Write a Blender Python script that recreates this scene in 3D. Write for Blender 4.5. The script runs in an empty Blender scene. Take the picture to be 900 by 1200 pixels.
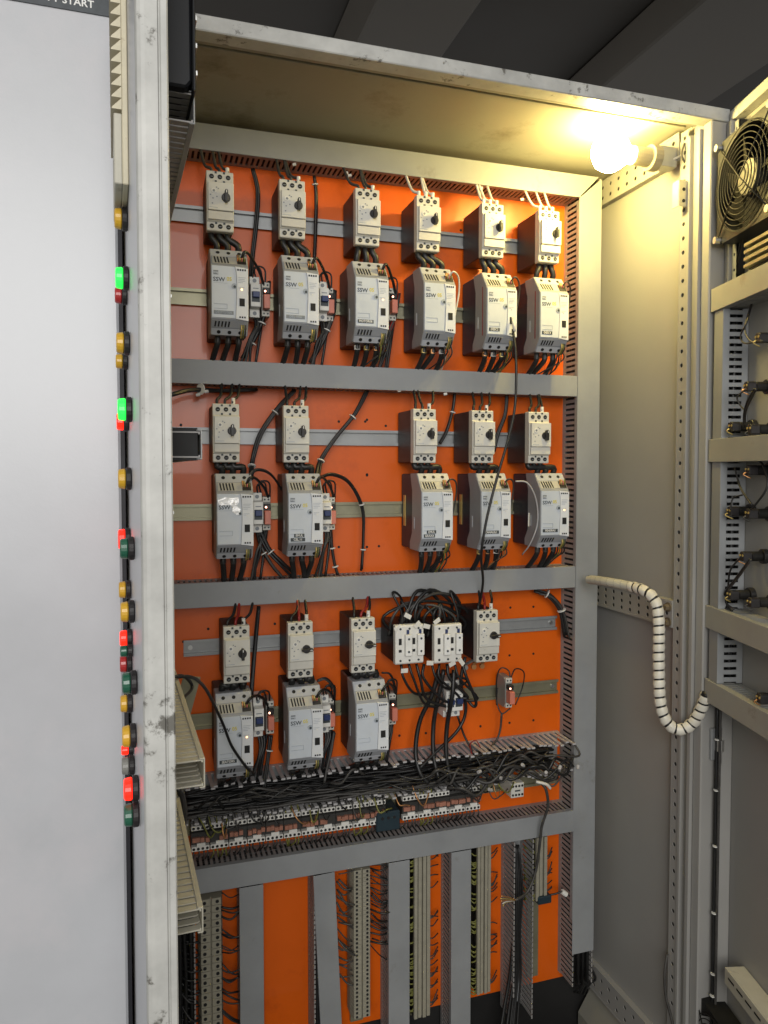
import bpy, bmesh, math, random
from mathutils import Vector, Matrix
random.seed(7)
rad = math.radians
sc = bpy.context.scene

# ------------------------------------------------------------------ camera, world, lights, exposure
CZ = 1.45                                   # camera height; X right along the cabinet, Y into it, Z up
FPX, YAW, PIT, HOR = 867.0, rad(17.5), rad(2.2), 551.0
cam_d = bpy.data.cameras.new('camera')
cam = bpy.data.objects.new('camera', cam_d)
sc.collection.objects.link(cam)
sc.camera = cam
cam.location = (0, 0, CZ)
cam.rotation_euler = (rad(90) - PIT, 0, -YAW)
cam_d.sensor_fit = 'VERTICAL'
cam_d.sensor_height = 36.0
cam_d.sensor_width = 27.0
cam_d.lens = FPX * 36.0 / 1200.0
CYP = HOR + FPX * math.tan(PIT)
cam_d.shift_y = (CYP - 600.0) / 1200.0
cam_d.clip_start = 0.02
cam_d.clip_end = 60

w = bpy.data.worlds.new('World')
sc.world = w
w.use_nodes = True
bg = w.node_tree.nodes['Background']
bg.inputs[0].default_value = (1.0, 0.97, 0.93, 1)
bg.inputs[1].default_value = 0.46

def area(name, loc, target, size, size_y, power, col):
    l = bpy.data.lights.new(name, 'AREA')
    l.shape = 'RECTANGLE'; l.size = size; l.size_y = size_y; l.energy = power; l.color = col
    o = bpy.data.objects.new(name, l)
    sc.collection.objects.link(o)
    o.location = loc
    o.rotation_euler = (Vector(target) - Vector(loc)).to_track_quat('-Z', 'Y').to_euler()
    return o
# daylight of the open doorway behind and left of the photographer
area('doorway_daylight', (-0.45, -1.9, 2.15), (0.35, 1.3, 1.2), 1.7, 1.5, 66, (1.0, 0.985, 0.96))

sc.view_settings.view_transform = 'Standard'
sc.view_settings.look = 'None'
sc.view_settings.exposure = 0.07
sc.view_settings.gamma = 1.0
sc.view_settings.use_curve_mapping = False
sc.cycles.use_denoising = True
sc.cycles.max_bounces = 8
sc.cycles.sample_clamp_indirect = 6.0

# ------------------------------------------------------------------ helpers
def ray(px, py):
    F = Vector((math.sin(YAW) * math.cos(PIT), math.cos(YAW) * math.cos(PIT), -math.sin(PIT)))
    R = Vector((math.cos(YAW), -math.sin(YAW), 0))
    U = R.cross(F)
    return F + R * ((px - 450) / FPX) - U * ((py - CYP) / FPX)
def P(px, py, Y):                           # the real point at depth Y
    d = ray(px, py); d = d * (Y / d.y)
    return Vector((d.x, d.y, d.z + CZ))
def PX(px, py, X):                          # the real point on a plane X = const
    d = ray(px, py); d = d * (X / d.x)
    return Vector((d.x, d.y, d.z + CZ))
def PP(px, py, p0, n):                      # on any upright plane
    d = ray(px, py); o = Vector((0, 0, CZ))
    return o + d * ((p0 - o).dot(n) / d.dot(n))

class MB:
    def __init__(s): s.v = []; s.f = []
    def add(s, vs, fs):
        b = len(s.v); s.v += [tuple(v) for v in vs]; s.f += [tuple(i + b for i in f) for f in fs]; return s
    def box(s, x0, x1, y0, y1, z0, z1):
        return s.add([(x0,y0,z0),(x1,y0,z0),(x1,y1,z0),(x0,y1,z0),(x0,y0,z1),(x1,y0,z1),(x1,y1,z1),(x0,y1,z1)],
                     [(0,3,2,1),(4,5,6,7),(0,1,5,4),(1,2,6,5),(2,3,7,6),(3,0,4,7)])
    def obox(s, c, ax, ay, az):             # box by centre and half-axis vectors
        c = Vector(c); ax = Vector(ax); ay = Vector(ay); az = Vector(az)
        vs = [c + ax*i + ay*j + az*k for k in (-1,1) for j in (-1,1) for i in (-1,1)]
        return s.add(vs, [(0,2,3,1),(4,5,7,6),(0,1,5,4),(1,3,7,5),(3,2,6,7),(2,0,4,6)])
    def prism(s, poly, axis, a0, a1):       # poly of 2D points in the two other axes
        n = len(poly)
        def pt(a, q):
            return {'x': (a, q[0], q[1]), 'y': (q[0], a, q[1]), 'z': (q[0], q[1], a)}[axis]
        vs = [pt(a0, q) for q in poly] + [pt(a1, q) for q in poly]
        fs = [tuple(range(n))[::-1], tuple(range(n, 2*n))] + [(i, (i+1) % n, n + (i+1) % n, n + i) for i in range(n)]
        return s.add(vs, fs)
    def cyl(s, c, d, r, n=12, r2=None):     # from c along d
        c = Vector(c); d = Vector(d); r2 = r if r2 is None else r2
        u = d.orthogonal().normalized(); v = d.normalized().cross(u)
        vs = []
        for q, rr in ((c, r), (c + d, r2)):
            vs += [q + (u*math.cos(2*math.pi*i/n) + v*math.sin(2*math.pi*i/n))*rr for i in range(n)]
        return s.add(vs, [tuple(range(n))[::-1], tuple(range(n, 2*n))] + [(i, (i+1) % n, n+(i+1) % n, n+i) for i in range(n)])
    def tube(s, pts, r, n=6, closed=False, caps=True):
        pts = [Vector(p) for p in pts]; m = len(pts)
        rr = r if isinstance(r, (list, tuple)) else [r]*m
        vs = []; u = None
        for i in range(m):
            t = (pts[(i+1) % m] - pts[i-1]) if closed else (pts[min(i+1, m-1)] - pts[max(i-1, 0)])
            t = t.normalized() if t.length > 1e-9 else Vector((0,0,1))
            u = (u - t*u.dot(t)) if u is not None else t.orthogonal()
            u = u.normalized() if u.length > 1e-6 else t.orthogonal().normalized()
            v = t.cross(u)
            vs += [pts[i] + (u*math.cos(2*math.pi*k/n) + v*math.sin(2*math.pi*k/n))*rr[i] for k in range(n)]
        fs = []
        for i in range(m if closed else m-1):
            a, b = i*n, ((i+1) % m)*n
            fs += [(a+k, a+(k+1) % n, b+(k+1) % n, b+k) for k in range(n)]
        if caps and not closed: fs += [tuple(range(n))[::-1], tuple(range((m-1)*n, m*n))]
        return s.add(vs, fs)
    def mesh(s, name, bevel=0, seg=1, smooth=False):
        me = bpy.data.meshes.new(name)
        me.from_pydata(s.v, [], s.f)
        bm = bmesh.new(); bm.from_mesh(me)
        bmesh.ops.recalc_face_normals(bm, faces=bm.faces)
        if bevel:
            es = [e for e in bm.edges if e.is_manifold and e.calc_face_angle(0) > 0.6]
            bmesh.ops.bevel(bm, geom=es, offset=bevel, segments=seg, profile=0.5, affect='EDGES', clamp_overlap=True)
        if smooth:
            for f in bm.faces: f.smooth = True
        bm.to_mesh(me); bm.free()
        return me
    def build(s, name, m, parent=None, bevel=0, seg=1, smooth=False, loc=None):
        return link(name, s.mesh(name, bevel, seg, smooth), m, parent, loc)

def link(name, me, m, parent=None, loc=None):
    o = bpy.data.objects.new(name, me)
    sc.collection.objects.link(o)
    if m is not None and not me.materials: me.materials.append(M[m])
    if parent is not None: o.parent = parent
    if loc is not None: o.location = loc
    return o
def tag(o, label, cat, group=None):
    o['label'] = label; o['category'] = cat
    if group: o['group'] = group
    return o
def kind(o, k):
    o['kind'] = k; return o
def empty(name, loc, label, cat, group=None, rz=0.0):
    o = bpy.data.objects.new(name, None)
    sc.collection.objects.link(o)
    o.empty_display_size = 0.02
    o.location = loc; o.rotation_euler = (0, 0, rz)
    return tag(o, label, cat, group)
def copy_tree(o, parent=None):
    c = o.copy(); sc.collection.objects.link(c); c.parent = parent
    for ch in list(o.children): copy_tree(ch, c)
    return c
def spline(pts, k=6):                       # Catmull-Rom through the points
    pts = [Vector(p) for p in pts]
    if len(pts) < 3: return pts
    q = [pts[0]*2 - pts[1]] + pts + [pts[-1]*2 - pts[-2]]
    out = []
    for i in range(1, len(q)-2):
        a, b, c, d = q[i-1:i+3]
        for j in range(k):
            t = j/k
            out.append(0.5*((2*b) + (c-a)*t + (2*a-5*b+4*c-d)*t*t + (3*b-a-3*c+d)*t*t*t))
    return out + [pts[-1]]
def cable(name, pts, r, m, label, cat='cable', group=None, k=6, n=6):
    o = MB().tube(spline(pts, k), r, n).build(name, m, smooth=True)
    return tag(o, label, cat, group)
def pcable(name, pix, r, m, label, cat='cable', group=None, k=6, n=6):
    return cable(name, [P(*p) for p in pix], r, m, label, cat, group, k, n)

# ------------------------------------------------------------------ materials
M = {}
def mat(name, col, rough=0.5, metal=0.0, var=0.10, scale=30.0, bump=0.0, bscale=200.0, stain_or_sheen=None, st_scale=9.0, st_cut=0.62, st_w=0.1, emit=None, es=0.0, spec=0.5, coat=0.0):
    m = bpy.data.materials.new(name); m.use_nodes = True
    nt = m.node_tree; N = nt.nodes; L = nt.links
    b = N['Principled BSDF']
    b.inputs['Roughness'].default_value = rough
    b.inputs['Metallic'].default_value = metal
    b.inputs['Specular IOR Level'].default_value = spec
    b.inputs['Coat Weight'].default_value = coat
    geo = N.new('ShaderNodeNewGeometry')
    nz = N.new('ShaderNodeTexNoise'); nz.inputs['Scale'].default_value = scale; nz.inputs['Detail'].default_value = 5; nz.inputs['Roughness'].default_value = 0.62
    L.new(geo.outputs['Position'], nz.inputs['Vector'])
    mr = N.new('ShaderNodeMapRange'); mr.inputs[1].default_value = 0.3; mr.inputs[2].default_value = 0.7
    mr.inputs[3].default_value = 1.0 - var; mr.inputs[4].default_value = 1.0 + var*0.6
    L.new(nz.outputs['Fac'], mr.inputs[0])
    mx = N.new('ShaderNodeVectorMath'); mx.operation = 'SCALE'
    mx.inputs[0].default_value = col[:3]
    L.new(mr.outputs[0], mx.inputs['Scale'])
    out = mx.outputs[0]
    if stain_or_sheen:
        n2 = N.new('ShaderNodeTexNoise'); n2.inputs['Scale'].default_value = st_scale; n2.inputs['Detail'].default_value = 8; n2.inputs['Roughness'].default_value = 0.7
        L.new(geo.outputs['Position'], n2.inputs['Vector'])
        r2 = N.new('ShaderNodeMapRange'); r2.inputs[1].default_value = st_cut; r2.inputs[2].default_value = st_cut + st_w
        L.new(n2.outputs['Fac'], r2.inputs[0])
        mm = N.new('ShaderNodeMix'); mm.data_type = 'RGBA'
        L.new(r2.outputs[0], mm.inputs[0]); L.new(out, mm.inputs[6]); mm.inputs[7].default_value = (*stain_or_sheen, 1)
        out = mm.outputs[2]
    L.new(out, b.inputs['Base Color'])
    rv = N.new('ShaderNodeMapRange'); rv.inputs[3].default_value = max(0.02, rough-0.07); rv.inputs[4].default_value = min(1, rough+0.1)
    L.new(nz.outputs['Fac'], rv.inputs[0]); L.new(rv.outputs[0], b.inputs['Roughness'])
    if bump:
        n3 = N.new('ShaderNodeTexNoise'); n3.inputs['Scale'].default_value = bscale; n3.inputs['Detail'].default_value = 3
        L.new(geo.outputs['Position'], n3.inputs['Vector'])
        bp = N.new('ShaderNodeBump'); bp.inputs['Strength'].default_value = bump; bp.inputs['Distance'].default_value = 0.002
        L.new(n3.outputs['Fac'], bp.inputs['Height']); L.new(bp.outputs[0], b.inputs['Normal'])
    if emit:
        b.inputs['Emission Color'].default_value = (*emit, 1); b.inputs['Emission Strength'].default_value = es
    M[name] = m
    return m

mat('grey_paint', (0.295, 0.288, 0.27), 0.42, var=0.05, scale=6, bump=0.05, bscale=350, stain_or_sheen=(0.17, 0.155, 0.125), st_scale=4, st_cut=0.66, st_w=0.2)
mat('roof_paint', (0.25, 0.24, 0.20), 0.45, var=0.10, scale=5, stain_or_sheen=(0.10, 0.085, 0.055), st_scale=5, st_cut=0.55, st_w=0.2)
mat('edge_paint', (0.43, 0.43, 0.405), 0.45, var=0.2, scale=22, bump=0.08, bscale=120, stain_or_sheen=(0.12, 0.115, 0.10), st_scale=31, st_cut=0.585, st_w=0.06)
mat('front_paint', (0.48, 0.49, 0.51), 0.30, var=0.09, scale=3.5, bump=0.04, bscale=300, stain_or_sheen=(0.56, 0.535, 0.55), st_scale=3, st_cut=0.55, st_w=0.3)  # paler pinkish mottle is reflected light put into the paint
mat('orange_paint', (0.70, 0.112, 0.002), 0.33, var=0.07, scale=5, bump=0.03, bscale=250, stain_or_sheen=(0.50, 0.070, 0.003), st_scale=6, st_cut=0.56, st_w=0.2, coat=0.15)
mat('duct_pvc', (0.255, 0.265, 0.27), 0.46, var=0.12, scale=9, stain_or_sheen=(0.165, 0.155, 0.135), st_scale=13, st_cut=0.63, st_w=0.14)
mat('duct_pale', (0.46, 0.44, 0.36), 0.5, var=0.08, scale=20, stain_or_sheen=(0.24, 0.21, 0.16), st_scale=25, st_cut=0.62, st_w=0.12)
mat('duct_door', (0.31, 0.31, 0.285), 0.46, var=0.12, scale=9, stain_or_sheen=(0.18, 0.165, 0.13), st_scale=16, st_cut=0.63, st_w=0.14)
mat('duct_teeth', (0.27, 0.26, 0.25), 0.5, var=0.15, scale=40)
mat('teeth_tip', (0.42, 0.41, 0.41), 0.5, var=0.15, scale=40)
mat('zinc', (0.34, 0.35, 0.35), 0.40, 0.45, var=0.10, scale=25)
mat('zinc_olive', (0.31, 0.295, 0.20), 0.38, 0.6, var=0.12, scale=25)
mat('guard_wire', (0.016, 0.015, 0.013), 0.6, spec=0.25)
mat('steel', (0.6, 0.6, 0.58), 0.3, 0.9, var=0.1)
mat('black_plastic', (0.014, 0.013, 0.013), 0.42, var=0.2, scale=60)
mat('dark_body', (0.015, 0.013, 0.0135), 0.5, var=0.2, scale=30)
mat('navy_body', (0.012, 0.016, 0.030), 0.5, var=0.2, scale=30)
mat('beige_plastic', (0.55, 0.535, 0.475), 0.45, var=0.07, scale=40, stain_or_sheen=(0.34, 0.31, 0.24), st_scale=60, st_cut=0.64, st_w=0.1)
mat('beige_face', (0.60, 0.59, 0.53), 0.42, var=0.05, scale=40)
mat('shell_grey', (0.27, 0.28, 0.295), 0.46, var=0.08, scale=30)
mat('slope_grey', (0.40, 0.415, 0.44), 0.45, var=0.08, scale=40)
mat('label_grey', (0.52, 0.56, 0.60), 0.38, var=0.05, scale=30, stain_or_sheen=(0.42, 0.44, 0.46), st_scale=40, st_cut=0.62, st_w=0.15)
mat('strip_white', (0.64, 0.66, 0.67), 0.4, var=0.05, scale=30)
mat('bulb_tinted_vent', (0.42, 0.41, 0.36), 0.5, var=0.1, scale=60)  # faint beige is the bulb's warm light put into the colour
mat('recess', (0.006, 0.006, 0.006), 0.7, var=0.1)  # near-black stands in for the shade of holes and slots
mat('print_dark', (0.035, 0.045, 0.05), 0.5)
mat('print_grey', (0.20, 0.22, 0.24), 0.5)
mat('print_yellow', (0.62, 0.52, 0.02), 0.5)
mat('print_white', (0.75, 0.75, 0.72), 0.5)
mat('print_mid', (0.33, 0.37, 0.41), 0.5)
mat('cable_black', (0.013, 0.013, 0.013), 0.42, var=0.3, scale=60, spec=0.5)
mat('cable_grey', (0.05, 0.047, 0.043), 0.5, var=0.4, scale=80)
mat('wire_red', (0.23, 0.012, 0.01), 0.45)
mat('wire_white', (0.62, 0.60, 0.54), 0.45)
mat('wire_green', (0.17, 0.17, 0.035), 0.45, var=0.35, scale=250)
mat('copper', (0.60, 0.30, 0.12), 0.38, 0.7)
mat('ferrule_white', (0.70, 0.69, 0.64), 0.5)
mat('brass', (0.55, 0.42, 0.14), 0.4, 0.5)
mat('terminal_beige', (0.30, 0.28, 0.215), 0.55, var=0.12, scale=60, stain_or_sheen=(0.16, 0.14, 0.10), st_scale=60, st_cut=0.6, st_w=0.15)
mat('terminal_dark', (0.032, 0.031, 0.028), 0.55, var=0.2)
mat('relay_red', (0.58, 0.19, 0.13), 0.4, var=0.1)
mat('bridge_orange', (0.34, 0.15, 0.10), 0.45, var=0.25, scale=60)
mat('blue_plastic', (0.018, 0.035, 0.12), 0.4)
mat('teal_plastic', (0.016, 0.032, 0.042), 0.4)
mat('yellow_lens', (0.62, 0.36, 0.03), 0.3, var=0.1)
mat('green_lens', (0.02, 0.10, 0.06), 0.25)
mat('hub_grey', (0.07, 0.065, 0.052), 0.5, var=0.3, scale=80)
mat('red_lens', (0.40, 0.03, 0.03), 0.25)
mat('grey_lens', (0.22, 0.22, 0.20), 0.4)
mat('green_lit', (0.05, 0.7, 0.10), 0.3, emit=(0.01, 1.0, 0.07), es=1.1)
mat('red_lit', (0.45, 0.01, 0.01), 0.3, emit=(1.0, 0.016, 0.004), es=2.0)
mat('led_orange', (0.9, 0.5, 0.2), 0.3, emit=(1.0, 0.55, 0.22), es=4.0)
mat('led_red', (0.9, 0.3, 0.2), 0.3, emit=(1.0, 0.45, 0.3), es=5.0)
mat('bulb_glass', (1, 0.95, 0.8), 0.3, emit=(1.0, 0.77, 0.25), es=205.0)
mat('socket_cream', (0.22, 0.20, 0.15), 0.45)
mat('vent_cream', (0.56, 0.51, 0.37), 0.5, var=0.1, scale=40, stain_or_sheen=(0.32, 0.26, 0.16), st_scale=40, st_cut=0.62)
mat('spiral_white', (0.64, 0.61, 0.52), 0.42, var=0.10, scale=40, stain_or_sheen=(0.36, 0.30, 0.2), st_scale=30, st_cut=0.62)
mat('fan_black', (0.012, 0.013, 0.015), 0.45, var=0.2, scale=30, spec=0.25)
mat('fan_dusty', (0.016, 0.0155, 0.014), 0.6, var=0.4, scale=40, spec=0.2)
mat('ceiling_dark', (0.014, 0.011, 0.007), 0.6, var=0.25, scale=3)
mat('ceiling_rib', (0.055, 0.048, 0.038), 0.55, var=0.2, scale=3)
mat('floor_dark', (0.012, 0.0115, 0.011), 0.55, var=0.3, scale=8)
mat('nameplate_dark', (0.055, 0.065, 0.072), 0.45, var=0.25, scale=120)
mat('tape_silver', (0.78, 0.78, 0.77), 0.3, 0.35, var=0.25, scale=90, bump=0.6, bscale=120)
mat('rubber', (0.012, 0.012, 0.016), 0.6)
mat('rust', (0.16, 0.12, 0.07), 0.7, var=0.4, scale=50)

def text_mesh(body, size, m):
    c = bpy.data.curves.new('t', 'FONT'); c.body = body; c.size = size; c.align_x = 'CENTER'; c.align_y = 'CENTER'
    c.extrude = 0.00012; c.resolution_u = 2; c.offset = size*0.018
    o = bpy.data.objects.new('t', c); sc.collection.objects.link(o)
    bpy.context.view_layer.update()
    me = bpy.data.meshes.new_from_object(o.evaluated_get(bpy.context.evaluated_depsgraph_get()))
    bpy.data.objects.remove(o); bpy.data.curves.remove(c)
    me.materials.clear(); me.materials.append(M[m]); me.name = 'lettering'
    me.transform(Matrix.Rotation(rad(90), 4, 'X'))       # reads from -y
    return me
def text(name, body, size, m, parent, loc, sx=1.0):
    o = link(name, text_mesh(body, size, m), None, parent, loc)
    o.scale = (sx, 1, 1)
    return o

# ------------------------------------------------------------------ the setting and the cabinet
YB, YF, YD = 1.40, 1.055, 1.34              # mounting plate, front frame, front of the ducts
Z = lambda z: CZ + z
XW = 0.928                                  # inner face of the right side panel
ZT, ZB = 0.619, -1.28                       # cabinet top and bottom, from camera height

kind(MB().box(-2.5, 2.5, -2.6, 2.2, Z(-1.46), Z(-1.45)).build('floor', 'floor_dark'), 'structure')
kind(MB().box(-2.5, 2.6, 0.6, 2.6, Z(1.02), Z(1.06)).build('ceiling', 'ceiling_dark'), 'structure')
for k, (x0, x1) in enumerate(((0.42, 0.68), (1.05, 1.42))):
    b = MB()
    b.prism([(x0, Z(1.018)), (x1, Z(1.018)), (x1-0.03, Z(0.95)), (x0+0.03, Z(0.95))], 'y', 0.62, 2.58)
    o = b.build('ceiling_beam', 'ceiling_rib', bevel=0.004)
    tag(o, ('grey steel ceiling beam above the middle of the cabinet', 'grey steel ceiling beam above the lamp corner')[k], 'beam')
    o.location.z = 0

cab = empty('electrical_cabinet', (0.46, 1.25, Z(ZB)), 'open grey steel electrical cabinet with orange mounting plate', 'cabinet')
def cpart(name, mb, m, bevel=0, parent=None, smooth=False):
    o = mb.build(name, m, bevel=bevel, smooth=smooth)
    par = parent or cab
    o.parent = par
    if parent is None: o.matrix_parent_inverse = (Matrix.Translation(cab.location)).inverted()
    return o
cpart('mounting_plate', MB().box(0.008, 0.885, YB, YB+0.003, Z(-1.117), Z(0.607)), 'orange_paint')
cpart('back_panel', MB().box(-0.02, XW+0.02, 1.47, 1.475, Z(ZB), Z(0.612)), 'grey_paint')
cpart('side_panel', MB().box(XW, XW+0.003, YF+0.012, 1.47, Z(ZB), Z(0.612)), 'grey_paint')
cpart('side_panel', MB().box(-0.030, -0.027, YF+0.012, 1.47, Z(ZB), Z(0.612)), 'grey_paint')
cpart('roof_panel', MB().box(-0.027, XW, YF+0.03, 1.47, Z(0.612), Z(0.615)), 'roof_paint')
cpart('shade_sheet', MB().box(-0.026, XW-.0015, YB+.010, YB+.013, Z(ZB)+.006, Z(-1.10)), 'floor_dark')  # dark sheet put in for the deep shade below the mounting plate
cpart('floor_panel', MB().box(-0.027, XW, YF+0.03, 1.47, Z(ZB)+0.002, Z(ZB)+0.005), 'floor_dark')
# front frame: header beam with a folded lip, and the right upright
cpart('header_beam', MB().box(-0.05, XW+0.028, YF, YF+0.0285, Z(0.597), Z(ZT)), 'edge_paint', 0.0015)
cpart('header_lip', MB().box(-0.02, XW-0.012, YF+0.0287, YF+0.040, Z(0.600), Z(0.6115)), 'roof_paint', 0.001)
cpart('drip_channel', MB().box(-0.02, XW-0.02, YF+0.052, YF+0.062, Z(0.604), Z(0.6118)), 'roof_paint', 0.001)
up = MB().box(XW-0.010, XW+0.028, YF+0.001, YF+0.022, Z(ZB)+0.01, Z(0.5965))
cpart('front_upright', up, 'grey_paint', 0.002)
pr = MB().prism([(XW-0.0005, YF+0.0225), (XW-0.016, YF+0.0225), (XW-0.016, YF+0.030), (XW-0.006, YF+0.030), (XW-0.006, YF+0.048), (XW-0.013, YF+0.050), (XW-0.013, YF+0.056), (XW-0.0005, YF+0.056)], 'z', Z(ZB)+0.01, Z(0.590))
cpart('upright_profile', pr, 'grey_paint')
cpart('rubber_seal', MB().box(XW+0.029, XW+0.034, YF-0.004, YF+0.018, Z(ZB)+0.02, Z(0.59)), 'rubber')

def perforated(axis_a, axis_b, o, na, nb, ca, cb, r, off=None, every=None):
    """sheet of na x nb cells round real holes; axis_a/axis_b unit vectors; rim goes back along the normal"""
    A, B, O = Vector(axis_a), Vector(axis_b), Vector(o)
    nrm = A.cross(B).normalized()
    mb = MB()
    for i in range(na):
        for j in range(nb):
            c = O + A*((i+0.5)*ca) + B*((j+0.5)*cb)
            outer = [(1,0),(1,1),(0,1),(-1,1),(-1,0),(-1,-1),(0,-1),(1,-1)]
            ov = [c + A*(x*ca/2) + B*(y*cb/2) for x, y in outer]
            if every and (i % every):
                mb.add([ov[5], ov[7], ov[1], ov[3]], [(0,1,2,3)]); continue
            iv = [c + A*(r*math.cos(k*math.pi/4)) + B*(r*math.sin(k*math.pi/4)) for k in range(8)]
            bv = [p - nrm*0.0012 for p in iv]
            mb.add(ov + iv + bv, [(k, (k+1) % 8, 8+(k+1) % 8, 8+k) for k in range(8)] + [(8+k, 8+(k+1) % 8, 16+(k+1) % 8, 16+k) for k in range(8)])
    return mb
# perforated edge of the upright: one hole every 25 mm
n_h = 74
cpart('perforated_strip', perforated((0, -1, 0), (0, 0, 1), (XW-0.011, YF+0.076, Z(-1.26)), 1, n_h, 0.019, 0.0252, 0.0040), 'grey_paint')
cpart('strip_hole_shade', MB().box(XW-0.0096, XW-0.0006, YF+0.0572, YF+0.0758, Z(-1.26), Z(0.59)), 'recess')  # black sheet put in for the shade behind the holes
cpart('strip_edge', MB().box(XW-0.0112, XW-0.0005, YF+0.0762, YF+0.078, Z(-1.26), Z(0.59)), 'grey_paint')
# the three perforated cross rails on the side panel
for zt, h in ((0.6085, 0.0505), (-0.241, 0.050), (-1.085, 0.060)):
    nj = 3 if zt == -0.241 else 2
    r_ = cpart('perforated_rail', perforated((0, -1, 0), (0, 0, 1), (XW-0.013, 1.44, Z(zt-h)+0.004), 11, nj, 0.0277, (h-0.008)/nj, 0.0042), 'grey_paint')
    cpart('rail_hole_shade', MB().box(XW-0.0116, XW-0.0006, 1.138, 1.438, Z(zt-h)+0.001, Z(zt)-0.001), 'recess', parent=r_)  # near-black strip stands in for the dark cavity of the rail
    cpart('rail_flange', MB().box(XW-0.0135, XW-0.0003, 1.1353, 1.44, Z(zt-h), Z(zt-h)+0.0038), 'grey_paint', parent=r_)
    cpart('rail_flange', MB().box(XW-0.0135, XW-0.0003, 1.1353, 1.44, Z(zt)-0.0038, Z(zt)), 'grey_paint', parent=r_)
for zt, h in ((0.6085, 0.0505), (-0.241, 0.050), (-1.085, 0.060)):
    cpart('rail_end', MB().box(XW-0.0132, XW-0.0003, 1.1338, 1.1351, Z(zt-h), Z(zt)), 'grey_paint')
# bolts on the end of the middle rail
for zz in (-0.254, -0.282):
    cpart('bolt', MB().cyl((XW-0.013, 1.1435, Z(zz)), (-0.010, 0, 0), 0.0062, 6).cyl((XW-0.0135, 1.1435, Z(zz)), (-0.002, 0, 0), 0.0088, 12), 'rust')
# base frame
cpart('base_rail', MB().box(-0.02, XW, YF+0.024, YF+0.06, Z(ZB)+0.006, Z(ZB)+0.05), 'grey_paint', 0.001)
cpart('base_rail', MB().prism([(XW-0.034, Z(-1.205)), (XW-0.0005, Z(-1.152)), (XW-0.0005, Z(-1.25)), (XW-0.034, Z(-1.25))], 'y', YF+0.06, 1.40), 'roof_paint', 0.002)
# hinges between upright and right door
for zz in (0.47, -0.482):
    h_ = cpart('hinge', MB().box(XW+0.006, XW+0.034, YF-0.006, YF+0.0005, Z(zz-0.028), Z(zz+0.028)), 'zinc', 0.001)
    cpart('hinge_pin', MB().cyl((XW+0.019, YF-0.010, Z(zz-0.034)), (0, 0, 0.068), 0.0048, 10), 'steel', parent=h_, smooth=False)
    cpart('hinge_knuckle', MB().cyl((XW+0.019, YF-0.010, Z(zz-0.010)), (0, 0, 0.020), 0.0080, 12), 'steel', parent=h_)
# plate screws and hole marks on the orange plate
sm = MB().cyl((0, 0.0005, 0), (0, -0.0012, 0), 0.0026, 8).mesh('screw_hole')
for px, py in ((397,494),(428,494),(397,557),(430,557),(397,641),(430,641),(244,737),(322,731),(212,498),(598,712),(625,711),(597,768),(625,766),(597,847),(625,844),(563,851),(468,862),(499,859),(452,499),(215,752),(430,492),(540,270),(430,556),(444,640)):
    o = link('screw_hole', sm, 'recess', None, P(px, py, YB)); o.parent = cab
    o.matrix_parent_inverse = Matrix.Translation(cab.location).inverted()

# ------------------------------------------------------------------ neighbouring cabinet on the left
nb = empty('neighbouring_cabinet', (-0.5, 1.05, Z(ZB)), 'closed grey painted cabinet standing left of the open one', 'cabinet')
def npart(name, mb, m, bevel=0):
    o = mb.build(name, m, bevel=bevel); o.parent = nb
    o.matrix_parent_inverse = Matrix.Translation(nb.location).inverted(); return o
NY = 1.012
npart('door_panel', MB().box(-1.05, -0.0365, NY, NY+0.02, Z(-1.27), Z(0.70)), 'front_paint', 0.003)
npart('side_panel', MB().box(-0.0395, -0.0375, NY+0.03, 1.47, Z(-1.27), Z(0.70)), 'grey_paint')
npart('gap_shade_strip', MB().box(-0.0375, -0.0315, NY+0.004, NY+0.026, Z(-1.27), Z(0.70)), 'rubber')  # black strip put in for the shade of the gap beside the door
pa, pb_ = P(38, 0, NY-0.001), P(131, 20.5, NY-0.001)
zpl = pb_.z
pl = npart('nameplate', MB().box(-0.40, pb_.x+0.012, NY-0.0022, NY-0.0004, zpl, zpl+0.075), 'nameplate_dark')
t_ = P(83, 4, NY-0.003)
o = text('lettering', 'SOFT START', 0.0125, 'print_white', nb, None); o.matrix_parent_inverse = Matrix.Translation(nb.location).inverted()
o.location = (t_.x-0.008, NY-0.0026, t_.z+0.003)

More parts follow.
